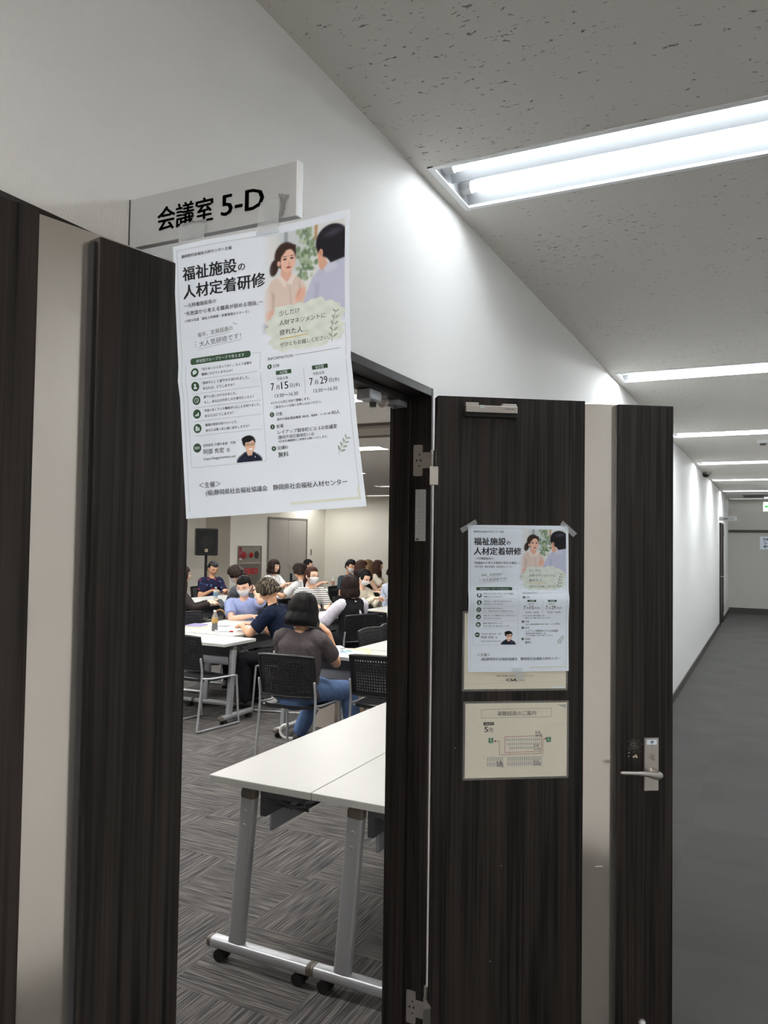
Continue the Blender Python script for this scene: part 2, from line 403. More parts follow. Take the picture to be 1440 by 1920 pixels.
class Flat:
    """2-D artwork, x right, y down, in artwork units; put() lays it on a surface."""
    def __init__(s): s.it = []
    def poly(s, pts, m, layer=1): s.it.append((list(pts), [tuple(range(len(pts)))], m, layer)); return s
    def rect(s, x0, y0, x1, y1, m, layer=1): return s.poly([(x0, y0), (x0, y1), (x1, y1), (x1, y0)], m, layer)
    def ell(s, cx, cy, rx, ry, m, layer=1, n=20, rot=0.0):
        c, q = math.cos(rot), math.sin(rot); P = []
        for i in range(n):
            a = -2 * math.pi * i / n; x, y = rx * math.cos(a), ry * math.sin(a); P.append((cx + c * x - q * y, cy + q * x + c * y))
        return s.poly(P, m, layer)
    def rrect(s, x0, y0, x1, y1, r, m, layer=1):
        xs = [x0 + r - r * math.cos(R(15 * k)) for k in range(7)]; n = max(2, int((x1 - x0) / 8)); xs += [x0 + r + (x1 - x0 - 2 * r) * k / n for k in range(1, n)] + [x1 - r + r * math.sin(R(15 * k)) for k in range(7)]
        P = []
        for x in xs:
            d = max(0, x0 + r - x, x - x1 + r); h = r - math.sqrt(max(0, r * r - d * d)); P += [(x, y0 + h), (x, y1 - h + .001)]
        s.it.append((P, [(2 * i, 2 * i + 1, 2 * i + 3, 2 * i + 2) for i in range(len(xs) - 1)], m, layer)); return s
    def line(s, pts, wd, m, layer=2, step=25.0, closed=False):
        if closed: pts = list(pts) + [pts[0]]
        Q = []
        for (x0, y0), (x1, y1) in zip(pts[:-1], pts[1:]):
            L = math.hypot(x1 - x0, y1 - y0); k = max(1, int(L / step))
            nx, ny = -(y1 - y0) / (L or 1) * wd / 2, (x1 - x0) / (L or 1) * wd / 2
            for i in range(k):
                a, b = i / k, (i + 1) / k
                p = (x0 + (x1 - x0) * a, y0 + (y1 - y0) * a); q = (x0 + (x1 - x0) * b, y0 + (y1 - y0) * b)
                s.poly([(p[0] - nx, p[1] - ny), (q[0] - nx, q[1] - ny), (q[0] + nx, q[1] + ny), (p[0] + nx, p[1] + ny)], m, layer)
        return s
    def text(s, body, x0, x1, yc, m=None, bold=0.0, layer=3, rot=0.0, h=None):
        vs, fs = text2d(body, bold)
        xs = [v[0] for v in vs]; ys = [v[1] for v in vs]
        k = (x1 - x0) / (max(xs) - min(xs)); ky = k if h is None else h / (max(ys) - min(ys)); my = 0.38 if h is None else (max(ys) + min(ys)) / 2
        P = []
        c, q = math.cos(rot), math.sin(rot)
        sh = [(0, 0)] if bold <= 0 else ([(-.6, 0), (.6, 0)] if bold < .016 else [(-1, 0), (1, 0), (-.4, .45), (.4, -.45)])
        F = []
        for i, (dx, dy) in enumerate(sh):            # heavier lettering is over-printed with a slight shift
            for X, Y in vs:
                x, y = (X - min(xs) + dx * bold) * k, -(Y - my + dy * bold) * ky
                P.append((x0 + c * x - q * y, yc + q * x + c * y))
            F += [tuple(a + i * len(vs) for a in f_) for f_ in fs]
        s.it.append((P, F, m or INK, layer)); return s
    def put(s, name, fn, parent, step=0.00018):
        mb = MB()
        for P, F, m, layer in s.it: mb.add([fn(x, y, layer * step) for x, y in P], F, m)
        return mb.build(name, parent)
# ------------------------------------------------------------------ the shell
ZC = 2.73; YE = 20.75; XR = 1.96; XF = -10.0; YF = 18.56
LIGHT_Y = [-6.87, -3.84, -0.81, 2.205, 5.24, 8.26, 11.30, 14.32, 17.36, 20.39]
FX0, FX1, FHW = 0.035, 1.935, 0.160       # corridor light openings
structure(MB().box(0.0, XR, -7.5, YE, -0.06, 0, FLOOR_H).build('floor'))
structure(MB().box(XF - 1.6, -0.0, -3.5, YF, -0.06, -0.0005, FLOOR_R).build('floor_room'))
m = MB()
m.box(-0.11, 0, -7.5, 0.305, 0, ZC + .03, WALL).box(-0.11, 0, 0.305, 2.165, 2.110, ZC + .03, WALL).box(-0.11, 0, 2.165, YE, 0, ZC + .03, WALL)
structure(m.build('wall_left'))
structure(MB().box(XR, XR + .1, -7.5, YE, 0, ZC + .03, WALL).build('wall_right'))
structure(MB().box(0, XR, -7.6, -7.5, 0, ZC + .03, WALL).build('wall_back'))
structure(MB().box(-0.11, XR + .1, YE, YE + .1, 0, ZC + .03, WALLEND).build('wall_end'))
m = MB(); ys = [-7.5]
for y in LIGHT_Y: ys += [y - FHW, y + FHW]
ys.append(YE)
for i in range(0, len(ys), 2): m.box(0, XR, ys[i], ys[i + 1], ZC, ZC + .02, CEIL)
for y in LIGHT_Y:
    m.box(0, FX0, y - FHW, y + FHW, ZC, ZC + .02, CEIL); m.box(FX1, XR, y - FHW, y + FHW, ZC, ZC + .02, CEIL)
structure(m.build('ceiling'))
# skirting and the rail on the end wall
structure(MB().box(0, .011, 2.170, 17.0, 0, .088, SKIRT, .002).build('baseboard_left'))
structure(MB().box(0, .011, 18.24, YE, 0, .088, SKIRT, .002).build('baseboard_left_far'))
structure(MB().box(0, .011, -7.5, .295, 0, .088, SKIRT, .002).build('baseboard_left_near'))
structure(MB().box(0.011, XR, YE - .012, YE, 0, .13, SKIRT, .002).build('baseboard_end'))
structure(MB().box(XR - .011, XR, -7.5, YE - .012, 0, .088, SKIRT, .002).build('baseboard_right'))
structure(MB().box(0.0, XR, YE - .02, YE, 1.935, 1.998, SKIRT, .004).build('trim_2'))

# meeting room
COLS = [-2.515, -4.415, -6.315, -8.215, -9.90]    # left ends of the room lights (length 1.265)
ROWS = [2.2, 5.24, 8.26, 11.30, 14.32, 17.36]
RL = [(c, y) for y in ROWS for c in COLS if not (c == -4.415 and y == 11.30) and not (c < -9 and y < 17) and not (y > 17 and c > -7) and not (y > 14 and c > -5) and not (y > 11 and c > -3)]
m = MB(); ylo = -3.5
for y in ROWS:
    m.box(XF - 1.6, -.11, ylo, y - FHW, ZC, ZC + .02, CEIL)
    xs = sorted(c for c, yy in RL if yy == y); x = XF - 1.6
    for c in xs:
        m.box(x, c, y - FHW, y + FHW, ZC, ZC + .02, CEIL); x = c + 1.265
    m.box(x, -.11, y - FHW, y + FHW, ZC, ZC + .02, CEIL); ylo = y + FHW
m.box(XF - 1.6, -.11, ylo, YF, ZC, ZC + .02, CEIL)
structure(m.build('ceiling_room'))
structure(MB().box(XF - .1, XF, 14.36, YF, 0, ZC + .02, WALLROOM).build('wall_room_far'))
structure(MB().box(XF - .7, XF - .1, 14.36, 14.46, 0, ZC + .02, WALLGREY).box(XF - .1, XF - .0, 14.355, 14.36, 0, ZC + .02, WALLGREY).build('wall_room_pier'))
structure(MB().box(XF - .8, XF - .7, 13.60, 14.46, 0, ZC + .02, WALLROOM).build('wall_room_recess'))
structure(MB().box(XF - 1.6, XF - .7, 13.50, 13.60, 0, ZC + .02, WALLGREY).build('wall_room_corner'))
structure(MB().box(XF - 1.7, XF - 1.6, -3.5, 13.6, 0, ZC + .02, WALLROOM).build('wall_room_left'))
structure(MB().box(XF - .1, -.11, YF, YF + .1, 0, ZC + .02, WALLROOM).build('wall_room_end'))
structure(MB().box(XF - 1.7, -.11, -3.6, -3.5, 0, ZC + .02, WALLROOM).build('wall_room_back'))
BULK = mat('bulkhead_taupe', (150, 144, 134), rough=0.7); BULKD = mat('bulkhead_rim', (104, 92, 84), rough=0.6)
m = MB(); m.box(-6.0, -.11, 6.47, 7.20, ZC - .02, ZC, BULK); m.box(-6.0, -.11, 6.45, 6.60, ZC - .028, ZC, BULKD); m.box(-6.0, -.11, 7.12, 7.22, ZC - .028, ZC, BULKD)
structure(m.build('trim_3'))

# ------------------------------------------------------------------ door frame
m = MB()
def jamb(y0, y1, ys0, ys1):
    m.box(-.125, .013, y0, y1, 0, 2.112, WOOD, .0015); m.box(-.112, -.05, ys0, ys1, 0, 2.087, WOOD, .0015)
jamb(2.154, 2.167, 2.139, 2.154); jamb(.303, .329, .329, .344)
frame = m.build('trim_1')
m = MB(); m.box(-.125, .0125, .329, 2.154, 2.087, 2.1115, WOODX, .0015); m.box(-.112, -.05, .344, 2.139, 2.072, 2.087, WOODX, .0015)
m.build('head', frame)
structure(frame)
# instruction label on the jamb, with lines of small print
lab = MB().box(-.036, -.002, 2.1528, 2.1538, 1.655, 1.809, mat('label_white', (206, 206, 206), rough=.5)).build('label', frame)
fl = Flat(); W_, H_ = 34, 154
fl.text('取扱注意', 3, 14, 5, INK)
y = 11
for k, (n, x0) in enumerate([(5, 3), (4, 5), (3, 3), (1, 8), (4, 3), (0, 0), (5, 3), (3, 3)]):
    for i in range(n):
        fl.text('ドアの開閉は静かに行ってください' if (k + i) % 2 else '調整ねじを回して固定する', x0, 31 - (i * 5) % 7, y, INKG); y += 3.6
    if k in (3, 5, 6):
        fl.line([(10, y + 2), (16, y), (16, y + 8), (10, y + 9)], .7, INKG, closed=True); fl.line([(20, y + 8), (27, y + 2), (29, y + 9)], .7, INKG); y += 13
    y += 1.6
fl.rect(3, 147, 13, 151, INK)
fl.put('label_print', lambda x, y, d: (-.036 + x / 1000, 2.1527 - d, 1.809 - min(y, 152) / 1000), lab)
# slim arm of the door closer under the frame head
m = MB(); m.box(-.105, -.06, 1.895, 1.965, 2.042, 2.072, SILVER, .004); m.cyl((-.083, 1.955, 2.03), (-.083, 1.955, 2.05), .010, STEELDARK)
m.box(-.088, -.076, 1.955, 2.10, 2.046, 2.054, STEEL, .002); m.cyl((-.082, 2.008, 2.048), (-.082, 2.03, 2.056), .012, mat('roller_pink', (196, 178, 172), rough=.4))
m.box(-.10, -.06, 2.08, 2.139, 2.055, 2.072, SILVER, .003)
m.build('door_stay', frame)

def rplate(mb, x0, x1, z0, z1, y0, y1, r, mt):
    """upright plate in the xz plane with round corners"""
    P = []
    for cx, cz, a0 in ((x1 - r, z1 - r, 0), (x0 + r, z1 - r, 90), (x0 + r, z0 + r, 180), (x1 - r, z0 + r, 270)):
        for k in range(5): a = R(a0 + 22.5 * k); P.append((cx + r * math.cos(a), cz + r * math.sin(a)))
    n = len(P)
    mb.add([(x, y0, z) for x, z in P] + [(x, y1, z) for x, z in P], [tuple(range(n)), tuple(range(2 * n - 1, n - 1, -1))] + [(i, n + i, n + (i + 1) % n, (i + 1) % n) for i in range(n)], mt)

# ------------------------------------------------------------------ right door leaf, swung out
DA = math.atan2(.552, .834)
d1 = empty('door_1', (.049, 2.116, 0), DA, 'dark wood door leaf with white strip, opened into the corridor', kind='structure')
MB().box(0, .712, 0, .038, .012, 2.074, WHITEGLOSS, .001).build('core', d1)
MB().box(0, .446, -.004, .0, .012, 2.080, WOOD, .001).box(-.002, 0.0, -.004, .038, .012, 2.079, WOOD).build('wide_panel', d1)
MB().box(.542, .716, -.022, .0, .012, 2.071, WOOD, .0015).box(.5385, .542, -.019, 0, .012, 2.069, STEELDARK).box(.712, .716, 0, .038, .012, 2.071, WOOD).build('narrow_panel', d1)
m = MB(); m.box(.077, .231, -.028, -.004, 2.031, 2.052, STEEL, .002); m.box(.076, .115, -.026, -.004, 2.050, 2.060, STEEL, .002); m.box(.186, .229, -.026, -.004, 2.050, 2.059, STEEL, .002)
m.box(.074, .234, -.022, -.003, 2.019, 2.031, BLACKRUB, .002); m.box(.117, .131, -.0295, -.02, 2.041, 2.0525, mat('pale_tab', (190, 196, 192), rough=.4), .001)
cb = m.build('closer_bracket', d1)
Flat().text('NEWSTAR', 0, 26, 0, INKG, bold=.02).put('maker_mark', lambda x, y, d: (.194 + x / 1000, -.0282 - d, 2.0435 - y / 1000), cb)
# lock
m = MB(); m.box(.6235, .6675, -.031, -.022, .931, 1.085, STEEL, .0015); lk = m.build('lock_plate', d1)
m = MB()
for z in (1.062, .947): m.cyl((.6455, -.0318, z), (.6455, -.031, z), .0045, STEEL); m.box(.6452, .6458, -.0322, -.0317, z - .003, z + .003, STEELDARK)
m.build('screw', lk)
m = MB(); m.cyl((.6475, -.036, 1.033), (.6475, -.031, 1.033), .010, STEEL, .011); m.box(.6445, .6505, -.047, -.034, 1.022, 1.044, STEEL, .002); m.build('thumb_turn', lk)
m = MB(); m.box(.630, .661, -.0316, -.031, 1.066, 1.080, PAPER); lb = m.build('push_label', lk)
Flat().text('押', 0, 9, 0, INK, bold=.02).put('push_mark', lambda x, y, d: (.641 + x / 1000, -.0317 - d, 1.073 - y / 1000), lb)
m = MB(); m.tube([(.650, -.031, .987), (.650, -.055, .987)], [.0125, .0105], STEEL, n=16)
m.tube([(.655, -.058, .984), (.645, -.063, .985), (.615, -.066, .991), (.58, -.066, .994), (.541, -.064, .995)], [(.012, .011), (.0115, .012), (.009, .008), (.0075, .006), (.007, .0055)], STEEL, n=14, smooth_path=5)
m.build('lever_handle', lk, smooth=True)
m = MB(); m.ell((.6215, -.03, .262), (.0085, .0085, .0085), WHITEPAINT); m.cyl((.6215, -.026, .262), (.6215, -.021, .262), .011, STEEL); m.build('door_stop_knob', d1, smooth=True)
# left-over glue near the handle
m = MB(); rr = random.Random(3)
RES = mat('glue_residue', (120, 116, 108), rough=.8); RESW = mat('glue_residue_pale', (196, 180, 156), rough=.8)
for _ in range(190):
    x = .595 + rr.gauss(0, .010); z = 1.063 + rr.gauss(0, .010); a = rr.random() * 6.3; l = .0006 + rr.random() * .0018
    dx, dz = l * math.cos(a), l * math.sin(a)
    m.add([(x - dx, -.0223, z - dz), (x + dz * .3, -.0223, z - dx * .3), (x + dx, -.0223, z + dz), (x - dz * .3, -.0223, z + dx * .3)], [(0, 1, 2, 3)], RES)
for x, z, s in ((.600, 1.032, .0045), (.594, 1.029, .004), (.603, 1.028, .0035), (.578, 1.031, .002), (.579, 1.041, .0022)): m.ell((x, -.0223, z), (s, .0004, s * .8), RESW, 8, 4)
m.build('adhesive_residue', d1)
# small scratches
m = MB()
for x, z, l in ((.487, .705, .022), (.06, 1.06, .002), (.2, .72, .002), (.17, .45, .002)): m.box(x, x + l, -.0046 if x < .44 else -.0004, -.0040 if x < .44 else 0, z, z + .0012, PAPER)
m.build('scratch', d1)
# hinges (one knuckle each, a plate on the jamb, a wing on the leaf)
def hinge(zt, mirror=False):
    zb = zt - .104; m = MB()
    m.tube([(.021, 2.1455, zb), (.021, 2.1455, zb + .048)], .0068, STEEL, n=14, caps='flat'); m.tube([(.021, 2.1455, zb + .0495), (.021, 2.1455, zt)], .0068, STEEL, n=14, caps='flat')
    z0, z1 = (zt - .052, zt - .004) if not mirror else (zt - .100, zt - .05)
    m.box(-.017, .021, 2.1500, 2.1530, z0, z1, STEEL, .001)
    zc = (z0 + z1) / 2
    rplate(m, -.044, -.014, zc - .047, zc + .047, 2.1515, 2.1538, .005, STEEL)
    for dx, dz, r in ((-.033, 0, .0032), (-.020, 0, .0032), (-.024, .017, .0026), (-.024, -.017, .0026)):
        m.cyl((dx, 2.1512, zc + dz), (dx, 2.1516, zc + dz), r, STEELDARK, n=10)
    return m, zb
m, zb = hinge(1.924); h = m.build('hinge'); h.parent = frame
m, zb2 = hinge(.366, True); h = m.build('hinge'); h.parent = frame
m = MB(); m.box(-.024, .001, -.010, -.0065, 1.818, 1.872, STEEL, .001); m.box(-.010, .0, -.0065, .02, 1.822, 1.872, STEEL); m.build('hinge_wing', d1)
m = MB(); m.add([(-.024, -.009, .366), (-.024, -.009, .262), (-.002, -.009, .262), (-.002, -.009, .336)], [(0, 1, 2, 3)], STEEL); m.box(-.024, -.002, -.009, -.006, .262, .33, STEEL); m.build('hinge_wing', d1)

# ------------------------------------------------------------------ left door leaf, slightly ajar
TH = R(11.0)
d2 = empty('door_2', (.104, .900, 0), math.atan2(-math.cos(TH), -math.sin(TH)), 'dark wood door leaf with white strip, slightly ajar at the left', kind='structure')
MB().box(-.032, .575, -.038, 0, .012, 2.077, WHITEGLOSS, .001).build('core', d2)
MB().box(.2005, .575, 0, .005, .012, 2.080, WOOD, .001).build('wide_panel', d2)
MB().box(-.036, .1235, 0, .022, .012, 2.066, WOOD, .0015).box(-.036, -.032, -.038, 0, .012, 2.066, WOOD).box(.1235, .1275, .0, .014, .012, 2.06, BLACKRUB).build('narrow_panel', d2)

# ------------------------------------------------------------------ far doors
d4 = empty('door_4', (0, 17.04, 0), 0, 'dark door far down the corridor', kind='structure')
MB().box(.0, .006, .03, 1.13, .01, 2.05, WOOD).build('leaf', d4)
MB().box(0, .02, 0, .03, 0, 2.08, WOOD).box(0, .02, 1.13, 1.16, 0, 2.08, WOOD).box(0, .02, .03, 1.13, 2.05, 2.08, WOOD).build('frame', d4)
MB().box(.006, .014, .10, .16, .90, 1.08, STEEL, .002).tube([(.012, .13, 1.0), (.055, .13, 1.0), (.058, .26, 1.0)], .009, STEEL, n=8).build('door_handle', d4)
for z in (1.90, .30): MB().box(.014, .032, 1.135, 1.175, z - .07, z + .07, STEEL, .003).build('hinge', d4)

GREYDOOR = mat('door_grey', (172, 167, 160), rough=.55); GREYFRAME = mat('door_frame_grey', (120, 116, 110), rough=.5)
d3 = empty('door_3', (XF, 15.81, 0), 0, 'grey double door in the far wall of the meeting room', kind='structure')
MB().box(.0, .03, 0, .04, 0, 2.15, GREYFRAME).box(0, .03, 1.74, 1.78, 0, 2.15, GREYFRAME).box(0, .03, .04, 1.74, 2.11, 2.15, GREYFRAME).build('frame', d3)
MB().box(.0, .018, .04, .886, .01, 2.11, GREYDOOR, .002).build('leaf', d3)
MB().box(.0, .018, .894, 1.74, .01, 2.11, GREYDOOR, .002).build('leaf', d3)
MB().cyl((.018, .95, .96), (.045, .95, .96), .026, STEEL).tube([(.05, .95, .96), (.065, .98, .955), (.065, 1.06, .95)], .011, STEEL, n=8).build('door_handle', d3)
sw = MB().box(XF, XF + .01, 17.80, 17.86, 1.20, 1.35, mat('switch_grey', (128, 128, 126), rough=.5), .002).build('wall_switch')
tag(sw, 'grey switch plate on the cream wall right of the grey double door', 'switch')

# ------------------------------------------------------------------ lights
def troffer(tube_mat, L1=1.265):
    t = empty('ceiling_light')
    prof = [(-.160, 0.0), (-.160, -.004), (-.142, -.004), (-.142, .004), (-.098, .066), (-.052, .066), (0, .016), (.052, .066), (.098, .066), (.142, .004), (.142, -.004), (.160, -.004), (.160, 0)]
    m = MB(); L0 = 0.0
    n = len(prof); q = [(L0, y, z) for y, z in prof] + [(L1, y, z) for y, z in prof]; sec = [(i, i + 1, n + i + 1, n + i) for i in range(n - 1)]
    m.add(q, sec[:3] + sec[-3:], WHITEPAINT); m.add(q, sec[3:-3], REFLECT)
    m.box(L0 - .0, L0 + .018, -.160, .160, -.0045, -.0005, WHITEPAINT); m.box(L1 - .018, L1, -.160, .160, -.0045, -.0005, WHITEPAINT)
    m.box(L0 + .0, L0 + .016, -.15, .15, -.001, .075, REFLECT); m.box(L1 - .016, L1, -.15, .15, -.001, .075, REFLECT)
    m.box(L0, L1, -.155, .155, .076, .085, WHITEPAINT)
    m.build('housing', t)
    for s in (-1, 1):
        MB().tube([(.045, s * .075, .030), (L1 - .045, s * .075, .030)], .0165, tube_mat, n=8, caps='flat').build('tube', t)
        for x0, x1 in ((.016, .05), (L1 - .05, L1 - .016)): MB().tube([(x0, s * .075, .030), (x1, s * .075, .030)], .019, SOCKET, n=12, caps='flat').build('socket', t)
    return t
lc = troffer(TUBEM, 1.90); lw = troffer(TUBEW, 1.90); lb_ = troffer(TUBEB, 1.90); lf = troffer(TUBEF, 1.90); lz = troffer(TUBEZ, 1.90); ORD = ['', 'nearest', 'second', 'third', 'fourth', 'fifth', 'sixth', 'seventh']
for i, y in enumerate(LIGHT_Y):
    o = {0: lb_, 2: lw, 3: lc, 4: lf, 9: lz}[i] if i in (0, 2, 3, 4, 9) else dup(lb_ if i < 2 else lf)
    o.location = (FX0, y, ZC)
    k = i - 2
    if k <= 0: o['label'] = 'twin tube ceiling light of the corridor behind the viewpoint' + ('', ', unseen fill farther back', ', unseen fill added farthest back')[-k]
    elif k == 1: o['label'] = 'large nearest twin tube light in the corridor ceiling'
    elif k == 7: o['label'] = 'last small ceiling light touching the corridor end wall'
    else: o['label'] = ORD[k] + ' twin tube light along the corridor ceiling, counted from the viewer'
    o['category'] = 'ceiling light'; o['group'] = 'corridor ceiling lights'
lr = troffer(TUBER); ld = troffer(TUBED); le = troffer(TUBEE); used = set()
SEEN = {(-2.515, 5.24): 'bright ceiling light in the room at the top of the doorway, by the door closer', (-4.415, 8.26): 'room ceiling light below the taupe ceiling band, ending at the jamb',
        (-6.315, 14.32): 'thin distant room ceiling light, upper of the two low lines by the poster corner', (-8.215, 17.36): 'lowest and farthest room ceiling light, just above the end wall'}
for c, y in RL:
    dim = (c, y) in ((-8.215, 17.36), (-6.315, 14.32)); s_ = ld if dim else (le if c < -9 else lr)
    o = dup(s_) if s_.name in used else s_; used.add(s_.name)
    o.location = (c, y, ZC); o['category'] = 'ceiling light'; o['group'] = 'meeting room ceiling lights'
    o['label'] = SEEN.get((c, y), 'twin tube ceiling light of the meeting room, hidden from the doorway view')
# ------------------------------------------------------------------ small corridor things
o = empty('smoke_detector', (.85, 8.97, ZC), label='white dome detector on the corridor ceiling past the third light', cat='detector')
MB().tube([(0, 0, 0), (0, 0, -.018), (0, 0, -.03)], [.062, .058, .045], WHITEPAINT, n=24, caps='flat').build('base', o, smooth=True)
MB().tube([(0, 0, -.03), (0, 0, -.05)], [.034, .026], mat('detector_grey', (70, 70, 70), rough=.5), n=20, caps='flat').build('sensor', o, smooth=True)
o = empty('ceiling_camera', (.045, 12.75, ZC), label='dark dome camera in the corner where wall meets corridor ceiling', cat='camera')
MB().tube([(0, 0, 0), (0, 0, -.03)], [.075, .07], mat('camera_base', (120, 116, 108), rough=.5), n=20, caps='flat').build('base', o, smooth=True)
MB().ell((0, 0, -.03), (.05, .05, .045), BLACKPL).build('dome', o, smooth=True)
o = MB().box(.37, 1.2, 18.80, 19.85, ZC - .008, ZC - .0005, mat('vent_dark', (96, 94, 90), rough=.7)).build('ceiling_vent')
tag(o, 'dark rectangular vent panel in the ceiling at the corridor end', 'vent')
o = empty('emergency_light', (.78, 19.3, ZC - .008), label='small bright light on the dark vent panel at the corridor end', cat='light')
MB().box(0, .5, -.06, .06, -.03, 0, WHITEPAINT, .004).build('housing', o)
MB().box(.02, .48, -.05, .05, -.034, -.03, TUBEM).build('diffuser', o)
# exit sign
o = empty('exit_sign', (.792, 16.0, 2.26), label='green and white lit exit sign hanging under the corridor ceiling', cat='sign')
SW = mat('sign_lit_white', (245, 250, 240), emit=1.6); SG = mat('sign_lit_green', (30, 150, 70), emit=.9)
MB().box(0, .42, .0, .05, 0, .178, WHITEPAINT, .003).box(.12, .14, .02, .03, .178, ZC - 2.26, SILVER).box(.30, .32, .02, .03, .178, ZC - 2.26, SILVER).build('case', o)
MB().box(.008, .412, -.002, 0, .008, .170, SW).build('panel', o)
fl = Flat(); fl.poly([(22, 86), (60, 48), (60, 70), (110, 70), (110, 102), (60, 102), (60, 124)], SG)
fl.ell(230, 45, 14, 14, SG).poly([(205, 62), (250, 62), (262, 100), (285, 100), (285, 110), (252, 112), (240, 90), (232, 112), (262, 146), (250, 154), (212, 120), (190, 148), (176, 140), (205, 100)], SG)
fl.line([(300, 20), (390, 20), (390, 160), (300, 160)], 8, SG, closed=True)
fl.put('pictogram', lambda x, y, d: (x / 1000, -.0022 - d, .178 - y / 1000), o)
# direction sign on the end wall
o = empty('direction_sign', (.689, YE - .006, 1.536), label='white direction sign with a left arrow on the corridor end wall', cat='sign')
MB().box(0, .32, 0, .006, 0, .306, PAPER).build('board', o)
fl = Flat().text('会議室', 62, 250, 62, INK, bold=.02).text('5-C', 90, 230, 145, INK, bold=.01, h=70)
fl.line([(240, 235), (80, 235)], 16, INK).line([(130, 195), (82, 235), (130, 275)], 16, INK)
fl.put('lettering', lambda x, y, d: (x / 1000, -.0003 - d, .306 - y / 1000), o)

def room_sign(y, label):
    o = empty('room_sign', (0, y, 2.117), label=label, cat='sign')
    MB().box(0, .0012, -.001, .013, 0, .079, STEELDARK).box(.0012, .3155, 0, .012, 0, .079, SIGNFACE, .0008).build('plate', o)
    MB().box(.3155, .3185, -.0005, .0125, -.0005, .0795, WHITEPAINT, .0006).build('end_cap', o)
    Flat().text('会議室', 60, 168, 42.5, INK, bold=.028, h=38).text('5-D', 184, 260, 42.5, INK, bold=.022, h=31).put('lettering', lambda x, y, d: (x / 1000, -.0002 - d, .079 - y / 1000), o)
    return o
room_sign(.93, 'large projecting room sign above the open doorway holding the poster')
room_sign(16.95, 'small projecting room sign far down the corridor')

